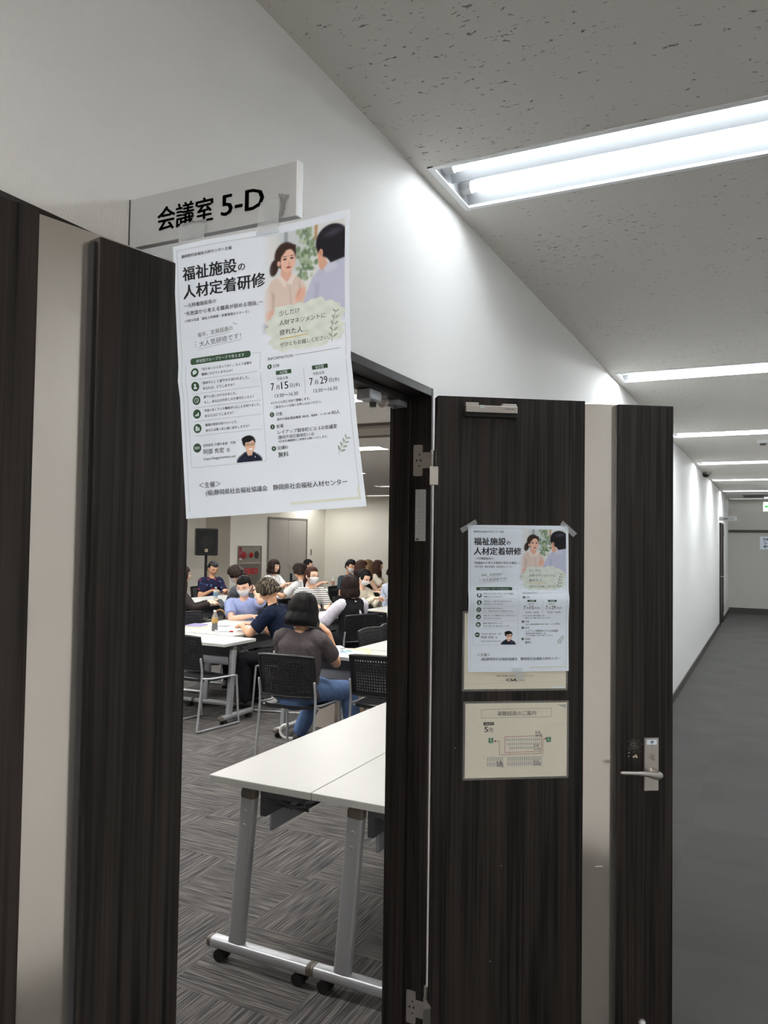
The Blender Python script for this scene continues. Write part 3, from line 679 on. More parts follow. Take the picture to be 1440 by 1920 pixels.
# ------------------------------------------------------------------ the flyer (artwork in the units of the flat-on copy)
def sm(a, b, x): t = np.clip((x - a) / (b - a), 0, 1); return t * t * (3 - 2 * t)
def paint_photo(nx, ny):
    """the picture printed on the flyer: two people talking at a table, 332 x 440 units"""
    X, Y = np.meshgrid(np.linspace(470, 813, nx), np.linspace(116, 545, ny))
    img = np.zeros((ny, nx, 3)); img[:] = (228, 231, 232)
    def over(c, a):
        nonlocal img
        a = a[..., None]; img = img * (1 - a) + np.array(c, float) * a
    def el(cx, cy, rx, ry, soft=.25, rot=0.0):
        c, s = math.cos(rot), math.sin(rot); dx, dy = X - cx, Y - cy
        u, v = (c * dx + s * dy) / rx, (-s * dx + c * dy) / ry
        return 1 - sm(1 - soft, 1 + soft, np.sqrt(u * u + v * v))
    def pl(pts, soft=4.0):
        # soft polygon (signed distance, even-odd)
        d = np.full(X.shape, 1e9); ins = np.zeros(X.shape, bool)
        for (x0, y0), (x1, y1) in zip(pts, pts[1:] + pts[:1]):
            ex, ey = x1 - x0, y1 - y0; t = np.clip(((X - x0) * ex + (Y - y0) * ey) / (ex * ex + ey * ey), 0, 1)
            d = np.minimum(d, np.hypot(X - x0 - t * ex, Y - y0 - t * ey))
            cr = ((y0 > Y) != (y1 > Y)); ins ^= cr & (X < (x1 - x0) * (Y - y0) / ((y1 - y0) if y1 != y0 else 1e-9) + x0)
        return sm(-soft, soft, np.where(ins, d, -d))
    over((206, 214, 218), pl([(560, 110), (690, 110), (690, 260), (560, 260)], 25))
    over((160, 168, 178), pl([(578, 110), (592, 110), (592, 185), (578, 185)], 4))
    over((224, 228, 228), pl([(690, 110), (712, 110), (712, 300), (690, 300)], 6))
    rr = random.Random(5)
    for _ in range(70):
        cx, cy = rr.uniform(632, 705), rr.uniform(118, 300); g = rr.choice([(122, 146, 108), (148, 168, 132), (96, 122, 88), (180, 196, 168)])
        over(g, .75 * el(cx, cy, rr.uniform(5, 11), rr.uniform(5, 13), .5))
    over((186, 150, 112), pl([(697, 110), (710, 110), (706, 170), (697, 170)], 4))
    over((70, 88, 122), .8 * el(500, 455, 24, 20, .5))
    # woman
    over((58, 42, 38), el(538, 240, 17, 30, .2, .25)); over((62, 44, 38), el(582, 203, 42, 48, .12))
    over((226, 178, 158), pl([(566, 240), (606, 240), (606, 290), (588, 304), (562, 288)], 3))
    over((236, 192, 172), el(592, 222, 30, 42, .12)); over((62, 44, 38), pl([(548, 180), (588, 158), (624, 172), (622, 200), (610, 180), (586, 184), (566, 206), (558, 240), (548, 226)], 4))
    over((225, 180, 160), el(556, 228, 6, 10, .3))
    for ex in (580, 608): over((58, 40, 36), el(ex, 216, 7, 3.2, .4)); over((92, 66, 56), .8 * el(ex, 207, 9, 2, .5))
    over((206, 158, 138), .7 * el(597, 234, 4, 6, .6)); over((188, 100, 92), el(595, 247, 10, 4, .4)); over((140, 70, 66), el(595, 247, 7, 1.5, .4))
    over((226, 206, 196), pl([(500, 322), (528, 284), (560, 272), (586, 300), (608, 276), (640, 292), (664, 330), (660, 380), (640, 400), (500, 400), (492, 370)], 4))
    over((238, 224, 216), pl([(548, 278), (562, 270), (588, 300), (580, 318)], 3)); over((240, 226, 220), pl([(588, 302), (610, 274), (622, 284), (602, 316)], 3))
    over((198, 176, 168), .7 * pl([(526, 318), (540, 340), (534, 392), (528, 392)], 5)); over((200, 178, 168), .7 * pl([(596, 305), (600, 305), (606, 390), (600, 390)], 3)); over((196, 172, 164), .6 * pl([(636, 300), (648, 340), (640, 390), (632, 350)], 6))
    over((230, 184, 164), pl([(494, 398), (532, 390), (540, 440), (512, 450), (500, 440)], 5)); over((232, 186, 166), el(640, 352, 18, 26, .25, .5)); over((204, 152, 134), .8 * el(634, 346, 3, 16, .5, .6))
    # man from behind
    over((196, 200, 222), pl([(646, 400), (664, 350), (690, 300), (724, 268), (770, 254), (813, 246), (813, 480), (640, 480)], 4))
    over((176, 180, 206), .7 * pl([(700, 320), (716, 330), (704, 420), (690, 430)], 8)); over((214, 218, 234), .8 * pl([(730, 270), (772, 256), (790, 282), (742, 296)], 6))
    over((222, 174, 150), pl([(706, 200), (724, 196), (748, 262), (726, 284), (714, 268), (710, 240)], 3)); over((34, 32, 38), el(764, 186, 62, 58, .08)); over((34, 32, 38), pl([(744, 200), (813, 190), (813, 252), (760, 262), (740, 236)], 4))
    over((226, 172, 150), el(722, 222, 8, 15, .2)); over((196, 140, 120), .8 * el(722, 222, 4, 9, .5)); over((74, 74, 86), .8 * el(770, 158, 34, 12, .8, -.2))
    # fade to the page at the left and the bottom
    page = np.array((234, 242, 252.))
    a = (1 - sm(480, 530, X)) ; a = np.maximum(a, sm(430, 480, Y) * (1 - sm(770, 800, X) * .0)); a = np.maximum(a, (1 - sm(482, 540, X)) * sm(330, 240, Y))
    a = np.maximum(a, (1 - sm(115, 122, Y)))
    img = img * (1 - a[..., None]) + page * a[..., None]
    # torn-paper note in sage
    ang = np.arctan2((Y - 463) / 82, (X - 657) / 148); wob = .05 * np.sin(7 * ang + 1) + .035 * np.sin(13 * ang + 2.2) + .03 * np.sin(23 * ang)
    rad = (np.abs((X - 657) / 148) ** 3 + np.abs((Y - 463) / 82) ** 3) ** (1 / 3)
    tex = 3.0 * np.sin(X * .11 + 2 * np.sin(Y * .07)) + 2.5 * np.sin(Y * .16 + X * .05)
    a = 1 - sm(.985, 1.015, rad + wob - .02)
    over((223, 231, 222), a); img += (a * tex)[..., None]
    return X, Y, np.clip(img, 0, 255)
def paint_portrait(nx, ny):
    X, Y = np.meshgrid(np.linspace(356, 460, nx), np.linspace(824, 919, ny))
    img = np.zeros((ny, nx, 3)); img[:] = (234, 242, 252)
    def over(c, a):
        nonlocal img
        img = img * (1 - a[..., None]) + np.array(c, float) * a[..., None]
    def el(cx, cy, rx, ry, soft=.12): return 1 - sm(1 - soft, 1 + soft, np.hypot((X - cx) / rx, (Y - cy) / ry))
    over((34, 38, 58), np.maximum(el(408, 922, 52, 36), el(408, 905, 34, 24))); over((228, 186, 162), el(411, 884, 12, 16)); over((22, 26, 42), np.clip(el(411, 912, 9, 16), 0, 1) * .8)
    over((30, 28, 32), el(410, 847, 26, 22)); over((232, 192, 168), el(414, 862, 20, 24)); over((30, 28, 32), el(404, 838, 22, 11))
    for ex in (406, 424): over((70, 62, 60), np.clip(el(ex, 858, 8, 5) - el(ex, 858, 6.5, 3.6), 0, 1)); over((60, 44, 40), el(ex, 858, 3.4, 1.2, .5))
    over((252, 250, 248), el(416, 874, 8, 2.6, .4)); over((210, 160, 140), .6 * el(416, 866, 3.4, 3, .6)); over((240, 240, 240), el(432, 903, 2, 2, .4))
    return X, Y, np.clip(img, 0, 255)
PHOTO = mat('printed_picture', (255, 255, 255), rough=.75, spec=.2)
_nt = PHOTO.node_tree; _a = _nt.nodes.new('ShaderNodeVertexColor'); _a.layer_name = 'ink'; _nt.links.new(_a.outputs[0], _nt.nodes['Principled BSDF'].inputs['Base Color'])
PICS = [paint_photo(150, 180), paint_portrait(66, 60)]
def lay_picture(pic, fn, name, parent):
    X, Y, img = pic; ny, nx = X.shape
    vs = [fn(X[j, i], Y[j, i], .00016) for j in range(ny) for i in range(nx)]
    fs = [(j * nx + i, (j + 1) * nx + i, (j + 1) * nx + i + 1, j * nx + i + 1) for j in range(ny - 1) for i in range(nx - 1)]
    me = bpy.data.meshes.new(name); me.from_pydata(vs, [], fs); me.materials.append(PHOTO)
    at = me.color_attributes.new('ink', 'FLOAT_COLOR', 'POINT')
    s = img / 255; l = np.where(s <= .04045, s / 12.92, ((s + .055) / 1.055) ** 2.4)
    buf = np.ones((ny * nx, 4), np.float32); buf[:, :3] = l.reshape(-1, 3); at.data.foreach_set('color', buf.ravel())
    o = bpy.data.objects.new(name, me); COL.objects.link(o); o.parent = parent; return o

def sprig(fl, x0, y0, x1, y1, m, n=4, s=1.0, ms=None):
    fl.line([(x0, y0), ((x0 * .5 + x1 * .5) + (y1 - y0) * .08, (y0 + y1) / 2), (x1, y1)], 1.6 * s, ms or m, layer=3)
    for i in range(n):
        t = (i + .7) / n; x, y = x0 + (x1 - x0) * t, y0 + (y1 - y0) * t; a = math.atan2(y1 - y0, x1 - x0)
        for sg in (-1, 1): 
            b = a + sg * .85; l = 11 * s * (1.1 - .35 * t); fl.ell(x + l * math.cos(b), y + l * math.sin(b), l * .85, l * .33, m, layer=3, n=12, rot=b)
def flyer_art():
    f = Flat(); T = f.text
    f.line([(150, 112), (150, 1083)], 1.4, LINEG); f.line([(150, 112), (560, 112)], 1.4, LINEG); f.line([(812, 480), (812, 1040)], 1.4, LINEG)
    T('静岡県社会福祉人材センター主催', 170, 375, 138, bold=.01)
    T('福祉施設', 172, 392, 205, bold=.026, h=52); T('の', 398, 425, 214, bold=.02); T('人材定着研修', 172, 502, 273, bold=.026, h=52)
    T('～元特養施設長の', 172, 307, 324, bold=.008); T('“失敗談から考える職員が辞める理由„～', 172, 492, 354, bold=.008); T('（令和８年度　福祉人材確保・定着実践セミナー３）', 172, 435, 381, bold=.012)
    T('毎年、定員超過の', 225, 370, 440, INKG, rot=-.06); T('大人気研修です！', 230, 402, 474, INKG, rot=-.06)
    f.line([(255, 455), (360, 445)], 1.6, LINEG); f.line([(225, 492), (405, 478)], 1.6, LINEG)
    for a in (0, 1, 2): f.line([(210, 462 + a * 9), (217, 464 + a * 9)], 1.4, INKG); f.line([(372 + a * 6, 412 + a * 3), (376 + a * 6, 420 + a)], 1.4, INKG)
    f.line([(440, 534), (474, 534), (476, 540), (476, 918), (470, 922), (172, 922), (168, 916), (168, 545)], 1.2, LINEG)
    f.rrect(188, 522, 437, 546, 9, GREEN, 1); T('参加型グループワークで考えます', 213, 412, 534.5, PAPER, bold=.01)
    rows = [(576, '「何かあったら言ってね？」なんて言葉を', 443, '職員にかけていませんか？', 367), (627, '「辞めたい」と部下から言われました。', 430, 'あなたは、どうしますか？', 368), (677, '部下に話しかけられました。', 373, 'もし、あなたが大忙しの仕事中だったら？', 442),
            (727, '仲違いをしている職員がいることを知りました。', 465, 'あなたはどうしますか？', 357), (780, '職場の現実を知りたいとき、', 370, 'あなたは真っ先に誰に話をしますか？', 418)]
    for i, (y, a, xa, b, xb) in enumerate(rows):
        cx = 207 - i; f.ell(cx, y, 17, 17, GREEN); T(a, 237, xa, y - 8.5, bold=.012); T(b, 238, xb, y + 11, bold=.012)
        f.line([(190, y + 27), (468, y + 27)], 1.1, LINEG)
        if i == 0: f.ell(cx, y - 1, 9, 7.5, PAPER, 2); f.poly([(cx - 6, y + 3), (cx - 7, y + 10), (cx, y + 5)], PAPER, 2); f.line([(cx - 4, y - 1), (cx + 4, y - 1)], 1.6, GREEN, 3)
        elif i == 1: f.ell(cx, y - 5, 4.5, 5, PAPER, 2); f.poly([(cx - 8, y + 9), (cx + 8, y + 9), (cx + 5, y + 1), (cx - 5, y + 1)], PAPER, 2)
        elif i == 2: f.ell(cx, y, 9.5, 9.5, PAPER, 2); f.ell(cx, y, 7.5, 7.5, GREEN, 3); f.line([(cx, y - 5), (cx, y), (cx + 4, y + 2)], 1.6, PAPER, 4)
        elif i == 3: 
            for dx, h in ((-6, 5), (0, 9), (6, 13)): f.rect(cx + dx - 2, y + 8 - h, cx + dx + 2, y + 8, PAPER, 2)
        else: f.rect(cx - 8, y - 8, cx + 1, y + 9, PAPER, 2); f.rect(cx + 3, y - 3, cx + 8, y + 9, PAPER, 2); f.line([(cx - 5, y - 3), (cx - 2, y - 3)], 2, GREEN, 3); f.line([(cx - 5, y + 2), (cx - 2, y + 2)], 2, GREEN, 3)
    f.ell(197, 851, 17, 17, GREEN); T('講師', 186, 208, 851, PAPER, bold=.01)
    T('合同会社 介護の未来　代表', 223, 358, 845, bold=.01); T('阿部 充宏', 223, 308, 868, bold=.012); T('氏', 320, 333, 870); T('https://kaigonomirai.net/', 222, 356, 893)
    T('少しだけ', 555, 637, 407, rot=-.01); T('人財マネジメントに', 555, 738, 441, rot=-.005); T('疲れた人…', 555, 668, 475); f.line([(555, 498), (668, 494)], 2.4, YELLOW); T('ぜひともお越しください。', 555, 752, 518)
    sprig(f, 760, 536, 778, 430, SAGED, 5, 1.05, INKG)
    T('INFORMATION', 507, 607, 563); f.line([(613, 563), (792, 562)], 1.4, INKG)
    for cx, cy, nmb, ttl, x1 in ((514, 592, '1', '日時', 553), (509, 761, '2', '対象', 551), (508, 804, '3', '会場', 551), (507, 881, '4', '受講料', 563)):
        f.ell(cx, cy, 9, 9, GREEN); T(nmb, cx - (1.5 if nmb == '1' else 2.4), cx + (1.5 if nmb == '1' else 2.4), cy, PAPER, h=9); T(ttl, cx + 15, x1, cy)
    for x0, t, d, xa in ((537, 'A日程', '15', 512), (680, 'B日程', '29', 665)):
        f.rect(x0, 610, x0 + 61, 624, GREEN); T(t, x0 + 15, x0 + 46, 617, PAPER); T('令和８年', x0 + 1, x0 + 46, 638)
        T('7', xa, xa + 13, 663, bold=.015, h=25); T('月', xa + 19, xa + 33, 667); T(d, xa + 41, xa + 69, 663, bold=.012, h=25); T('日(水)', xa + 76, xa + 114, 666)
        T('13:30～16:30', xa + 13, xa + 105, 696)
    f.line([(647, 612), (645, 702)], 1.2, LINEG)
    T('※どちらも同じ内容で開催します。', 508, 662, 720, bold=.008); T('ご都合のいい日程にお申し込みください。', 518, 705, 736, bold=.008)
    T('県内の福祉施設職員', 528, 622, 780, bold=.008); T('（施設長、管理者、リーダー等）', 626, 738, 780, bold=.01); T('80人', 741, 772, 778)
    T('レイアップ御幸町ビル 5-D会議室', 528, 756, 826, bold=.01); T('（静岡市葵区御幸町11-8）', 526, 668, 844); T('※公共交通機関のご利用をお願いいたします。', 527, 718, 858, bold=.008); T('無料', 523, 563, 905, bold=.01)
    sprig(f, 752, 922, 790, 868, SAGED, 4, 1.0)
    T('＜主催＞', 196, 284, 988, bold=.01); T('(福)静岡県社会福祉協議会', 222, 470, 1018, bold=.014); T('静岡県社会福祉人材センター', 492, 772, 1018, bold=.014)
    f.line([(555, 1079), (806, 1076)], 9, SAGE, 1); f.line([(808, 1038), (810, 1083)], 8, SAGE, 1)
    return f
ART = flyer_art()
def make_flyer(TL, TR, BL, bend, label):
    TL, TR, BL = map(Vector, (TL, TR, BL)); U, V = TR - TL, BL - TL; N = V.cross(U).normalized()
    o = empty('poster', TL, label=label, cat='poster', group='flyers for the training seminar')
    def surf(u, v, d): 
        du, dn = bend(u, v); return U * (u + du) + V * v + N * (dn + d)
    nu, nv = 24, 34
    top = [surf(i / nu, j / nv, 0) for j in range(nv + 1) for i in range(nu + 1)]; bot = [surf(i / nu, j / nv, -.0003) for j in range(nv + 1) for i in range(nu + 1)]
    q = [(j * (nu + 1) + i, (j + 1) * (nu + 1) + i, (j + 1) * (nu + 1) + i + 1, j * (nu + 1) + i + 1) for j in range(nv) for i in range(nu)]
    m = MB(); m.add(top, q, PAPER); m.add(bot, [t[::-1] for t in q], PAPER); m.build('sheet', o, smooth=True)
    fn = lambda x, y, d: surf((x - 133) / 697, (y - 92) / 1015, d)
    lay_picture(PICS[0], fn, 'printed_picture', o); lay_picture(PICS[1], fn, 'printed_portrait', o)
    ART.put('printed_text', fn, o)
    return o
def bend1(u, v): return (-.028 * math.sin(math.pi * v) ** 1.0 * u + .008 * math.sin(math.pi * v) * (1 - u), .0035 * math.sin(2.2 * math.pi * u + .6) * (1 - v) + .004 * math.sin(math.pi * min(1, v * 1.02)) + (.0035 * (1 - abs(v - .50) / .06) if abs(v - .5) < .06 else 0))
p1 = make_flyer((.1203, .8993, 2.0903), (.4056, .9283, 2.1087), (.1445, .9128, 1.6851), bend1, 'large seminar poster hanging by tape from the projecting room sign')
def tape(name, pts, parent, base):
    m = MB(); m.add([Vector(p) - Vector(base) for p in pts], [(0, 1, 2, 3)], TAPE); return m.build(name, parent)
B1 = (.1203, .8993, 2.0903)
tape('tape', [(.106, .9285, 2.139), (.157, .9285, 2.139), (.172, .9025, 2.085), (.128, .899, 2.082)], p1, B1)
tape('tape', [(.255, .9285, 2.146), (.288, .9285, 2.146), (.298, .912, 2.092), (.262, .910, 2.090)], p1, B1)
m = MB()
for k in range(5): m.tube([Vector(q) - Vector(B1) for q in ((.288 + .004 * k, .9275, 2.152 - .001 * k), (.293 + .001 * k, .926, 2.135), (.287 + .003 * k, .925, 2.112 + .004 * k))], .0009, mat('tape_fold', (150, 150, 148), rough=.3, alpha=.6), n=6, smooth_path=3)
m.build('tape', p1)
# second copy on the right leaf (leaf plane coordinates -> world)
UX = Vector((.834, .552, 0)); NX = Vector((.552, -.834, 0)); A0 = Vector((.049, 2.116, 0))
def lp(x, z, d=0.0): return A0 + UX * x + NX * d + Vector((0, 0, z))
def bend2(u, v):
    c = .007 * math.exp(-((v - .50) / .035) ** 2) if v < .5 else .007 * math.exp(-((v - .5) / .10) ** 2)
    return (0, c + .0022 * math.sin(5 * u + 2) * math.sin(6 * v) + .004 * max(0, v - .9) * 10 * math.exp(-((u - .45) / .12) ** 2) + .003 * math.exp(-((u - .42) / .1) ** 2 - ((v - .06) / .05) ** 2))
p2 = make_flyer(lp(.0915, 1.704, .0075), lp(.3945, 1.706, .0075), lp(.0955, 1.2775, .009), bend2, 'seminar poster taped to the dark open door leaf')
B2 = lp(.0915, 1.704, .0075)
for q in ([(.066, 1.693), (.111, 1.720), (.118, 1.709), (.073, 1.680)], [(.367, 1.709), (.375, 1.721), (.419, 1.684), (.407, 1.673)], [(.221, 1.291), (.252, 1.292), (.262, 1.262), (.240, 1.252)]):
    tape('tape', [lp(x, z, .0150) for x, z in q], p2, B2)
# laminated notices on the leaf
def notice(x0, x1, z0, z1, label):
    o = empty('notice', lp(x0, z0, .004), DA, label, 'notice')
    w_, h_ = x1 - x0, z1 - z0
    m = MB(); rplate(m, 0, w_, 0, h_, -.0012, 0, .004, LAMINATE); m.build('laminate', o)
    MB().box(.006, w_ - .006, -.0016, -.0012, .006, h_ - .006, CREAM).build('sheet', o)
    return o, w_, h_
o, w_, h_ = notice(.079, .397, 1.222, 1.454, 'cream laminated notice mostly covered by the poster on the door')
f = Flat(); f.text('※席の印(黒)に合わせて並べてください。', 101, 215, 188, INKG, bold=.01); f.text('CSA', 132, 163, 200, INK, bold=.05, h=7.5); f.text('貸会議室', 166, 187, 201, INKG); f.text('レイアップ', 117, 130, 201, INKG)
f.line([(10, 210), (300, 208)], .5, LINEG); f.rect(270, 221, 308, 224, PAPER)
f.put('lettering', lambda x, y, d: (x / 1000, -.0017 - d, h_ - y / 1000), o)
o, w_, h_ = notice(.084, .401, .967, 1.193, 'cream laminated evacuation route plan on the door below the poster')
SC = .317 / 728
E_ = lambda x, y: ((x - 105) * SC * 1000, (y - 1308) * SC * 1000 * .965)
f = Flat(); P = lambda *pts: [E_(*p) for p in pts]
f.line(P((226, 1364), (711, 1361), (711, 1420), (226, 1422)), .8, INKG, closed=True)
a, b = E_(337, 1392), E_(603, 1392); f.text('避難経路のご案内', a[0], b[0], a[1], INKG, bold=.012)
f.poly(P((243, 1452), (243, 1472), (314, 1472), (314, 1452)), INK); a, b = E_(250, 1462), E_(308, 1462); f.text('避難経路図', a[0], b[0], a[1], CREAM)
a, b = E_(249, 1500), E_(275, 1500); f.text('5', a[0], b[0], a[1], INK, bold=.01, h=15); a, b = E_(280, 1503), E_(309, 1503); f.text('階', a[0], b[0], a[1], INKG)
f.line(P((388, 1553), (643, 1549), (643, 1657), (390, 1661)), 1.1, PINKGREY, closed=True)
f.line(P((318, 1582), (352, 1582), (352, 1675), (653, 1671), (653, 1571), (674, 1571)), 1.1, PINKGREY)
f.line(P((424, 1660), (424, 1674)), 1, PINKGREY); f.line(P((632, 1657), (632, 1672)), 1, PINKGREY)
f.poly(P((328, 1574), (312, 1582), (328, 1590)), PINKGREY); f.poly(P((666, 1563), (680, 1571), (666, 1579)), PINKGREY)
f.put('plan_print', lambda x, y, d: (x / 1000, -.0017 - d, h_ - y / 1000), o)
for x in (278, 676):
    f = Flat(); f.poly(P((x, 1560), (x, 1594), (x + 32, 1594), (x + 32, 1560)), ICONGREEN); f.ell(*E_(x + 17, 1566), 1.6, 1.6, CREAM, 2); f.line(P((x + 6, 1572), (x + 17, 1572), (x + 20, 1582), (x + 26, 1590)), 1.3, CREAM); f.line(P((x + 16, 1578), (x + 8, 1590)), 1.3, CREAM); f.put('exit_icon', lambda x, y, d: (x / 1000, -.0017 - d, h_ - y / 1000), o)
f = Flat()
for bx, by, nx, ny, sx, sy in ((395, 1565, 17, 1, 14.5, 22), (408, 1595, 16, 1, 14.5, 20), (422, 1622, 12, 1, 14.5, 20), (408, 1690, 17, 2, 14.3, 34), (270, 1690, 8, 2, 14.3, 34)):
    for i in range(nx):
        for j in range(ny): f.poly(P((bx + i * sx, by + j * sy), (bx + i * sx, by + j * sy + sy * .85), (bx + i * sx + 8, by + j * sy + sy * .85), (bx + i * sx + 8, by + j * sy)), SEATGRID, 1)
for x in (245, 318, 385, 455, 520, 588, 653):
    for y in (1685, 1762): f.ell(*E_(x, y), 1.3, 1.3, SEATGRID)
NAVYINK = mat('ink_navy', (58, 62, 88), rough=.8)
for x, y, t, n in ((600, 1524, '5-A', '30名'), (590, 1618, '5-D', '154名'), (335, 1727, '5-B', '49名'), (590, 1724, '5-C', '109名')):
    a, b = E_(x, y), E_(x + 35, y); f.text(t, a[0], b[0], a[1], NAVYINK, bold=.02); a, b = E_(x, y + 22), E_(x + 46, y + 22); f.text(n, a[0], b[0], a[1], NAVYINK, bold=.01)
f.line(P((190, 1482), (215, 1486)), .5, LINEG); f.line(P((710, 1473), (805, 1478)), .5, LINEG); f.poly(P((745, 1335), (812, 1362), (812, 1335)), SEATGRID, 1)
f.put('seat_plan', lambda x, y, d: (x / 1000, -.0017 - d, h_ - y / 1000), o)
# ------------------------------------------------------------------ folding tables
def make_table(L=1.8, D=.468, label=None):
    """origin at one floor corner of the near short end; x across the depth, y along the length"""
    t = empty('folding_table')
    MB().box(0, D, 0, L, .692, .72, TABLETOP, .003).build('tabletop', t)
    m = MB()
    for yy in (.05, L - .05):
        s = 1 if yy < 1 else -1
        m.box(.22, .40, yy - .0 * s, yy + .10 * s if s > 0 else yy, .655, .690, BRACKET) if s > 0 else m.box(.22, .40, yy - .10, yy, .655, .690, BRACKET)
        m.tube([(.24, yy + .05 * s, .64), (.33, yy + .05 * s, .615), (.40, yy + .06 * s, .632)], .006, BRACKET, n=6); m.tube([(.37, yy + .05 * s, .68), (.385, yy + .05 * s, .625)], .005, BRACKET, n=6); m.box(.36, .43, yy + .02 * s - .02, yy + .02 * s + .02, .672, .691, CAPGREY, .003)
    m.box(.205, .23, .06, L - .06, .575, .69, BRACKET); m.box(.40, .415, .10, L - .10, .655, .69, BRACKET)
    m.build('under_frame', t)
    MB().box(.208, .221, .12, L - .12, .50, .66, mat('modesty_panel', (150, 152, 160), rough=.6), .003).build('modesty_panel', t)
    m = MB()
    for x in (.26, .31, .36): m.tube([(x, .12, .60), (x, L - .12, .60)], .005, BRACKET, n=6)
    for yy in (.13, L - .13): m.tube([(.24, yy, .60), (.38, yy, .60)], .005, BRACKET, n=6); m.tube([(.36, yy, .60), (.36, yy, .68)], .004, BRACKET, n=6)
    m.build('shelf_rack', t)
    for e, y0 in (('a', .035), ('b', L - .035)):
        lg = MB().tube([(.125, y0, .085), (.173, y0, .655)], (.032, .020), SILVER, n=32, caps='flat', side=(1, 0, 0), sq=5.0).build('leg', t, smooth=True)
        m = MB(); m.tube([(.172, y0, .652), (.1735, y0, .672)], (.0328, .0208), CAPGREY, n=32, side=(1, 0, 0), sq=5.0); m.build('leg_cap', lg, smooth=True)
        m = MB(); s = -1 if e == 'a' else 1
        for q in (.60, .545): m.ell((.125 + .048 * (q - .085) / .57, y0 + s * .020, q), (.007, .003, .007), STEEL, 10, 5)
        m.build('bolt', lg)
        ft = MB().tube([(.012, y0, .066), (.456, y0, .066)], (.027, .021), SILVER, n=32, caps='flat', side=(0, 1, 0), sq=3.2).build('foot_bar', t, smooth=True)
        for x0, x1 in ((-.002, .014), (.454, .470)): MB().tube([(x0 + (.008 if x0 < 0 else 0), y0, .066), (x1 - (0 if x0 < 0 else .008), y0, .066)], (.0273, .0213), CAPGREY, n=32, side=(0, 1, 0), sq=3.2).build('end_cap', ft, smooth=True)
        for x in (.055, .415):
            m = MB()
            for dy in (-.016, .016): m.tube([(x - .0 , y0 + dy - .009, .024), (x, y0 + dy + .009, .024)], .024, BLACKRUB, n=18, caps='flat')
            m.cyl((x, y0, .024), (x, y0, .052), .009, BLACKRUB); m.box(x - .016, x + .020, y0 - .008, y0 + .008, .020, .05, BLACKRUB, .003)
            m.build('caster', t)
    return t
TG = 'white folding tables'
t0 = make_table(1.8); t0.location = (-1.072, 2.515, 0); tag(t0, 'nearest white folding table in the doorway, its left one of the pair', 'table', TG)
dup(t0, (-.602, 2.517, 0), 0, 'nearest white folding table in the doorway, right one cut off by the jamb', TG)
ts = make_table(1.2)
tag(ts, '', 'table', TG)
SHORT = [(-4.125, 6.09, 0, 'white table under the arm of the navy polo person'), (-4.60, 6.09, 0, 'white table with purple and cream papers behind the empty perforated chair'), (-4.24, 7.95, 0, 'white table strip in front of the person in the striped shirt'),
         (-6.42, 10.36, 0, 'far white table between the two people in white tops facing each other')]
for i, (x, y, rz, lb) in enumerate(SHORT):
    o = ts if i == 0 else dup(ts)
    o.location = (x, y, 0); o['label'] = lb; o['category'] = 'table'
LONG = [(-3.36, 5.58, 90, 'white table with tea bottle, its corner showing beside the empty chair at left'), (-.98, 5.47, 90, 'white table holding printed handouts beside the person in the charcoal T-shirt'),
        (-2.275, 5.96, 0, 'white table with yellow envelopes at the right edge of the doorway'), (-1.80, 5.96, 0, 'white table just hidden behind the right jamb'),
        (-6.52, 8.45, 0, 'back left white table with a water bottle'), (-7.0, 8.45, 0, 'back left white table in front of the man in the floral shirt'),
        (-3.90, 8.75, 0, 'white table with papers in front of the masked reader in a cream cardigan'), (-3.425, 8.75, 0, 'white table at the right edge near the seated pale shirt'),
        (-6.52, 11.75, 0, 'farthest white table, left of the group by the pale end wall')]
for x, y, rz, lb in LONG:
    dup(t0, (x, y, 0), R(rz), lb, TG)

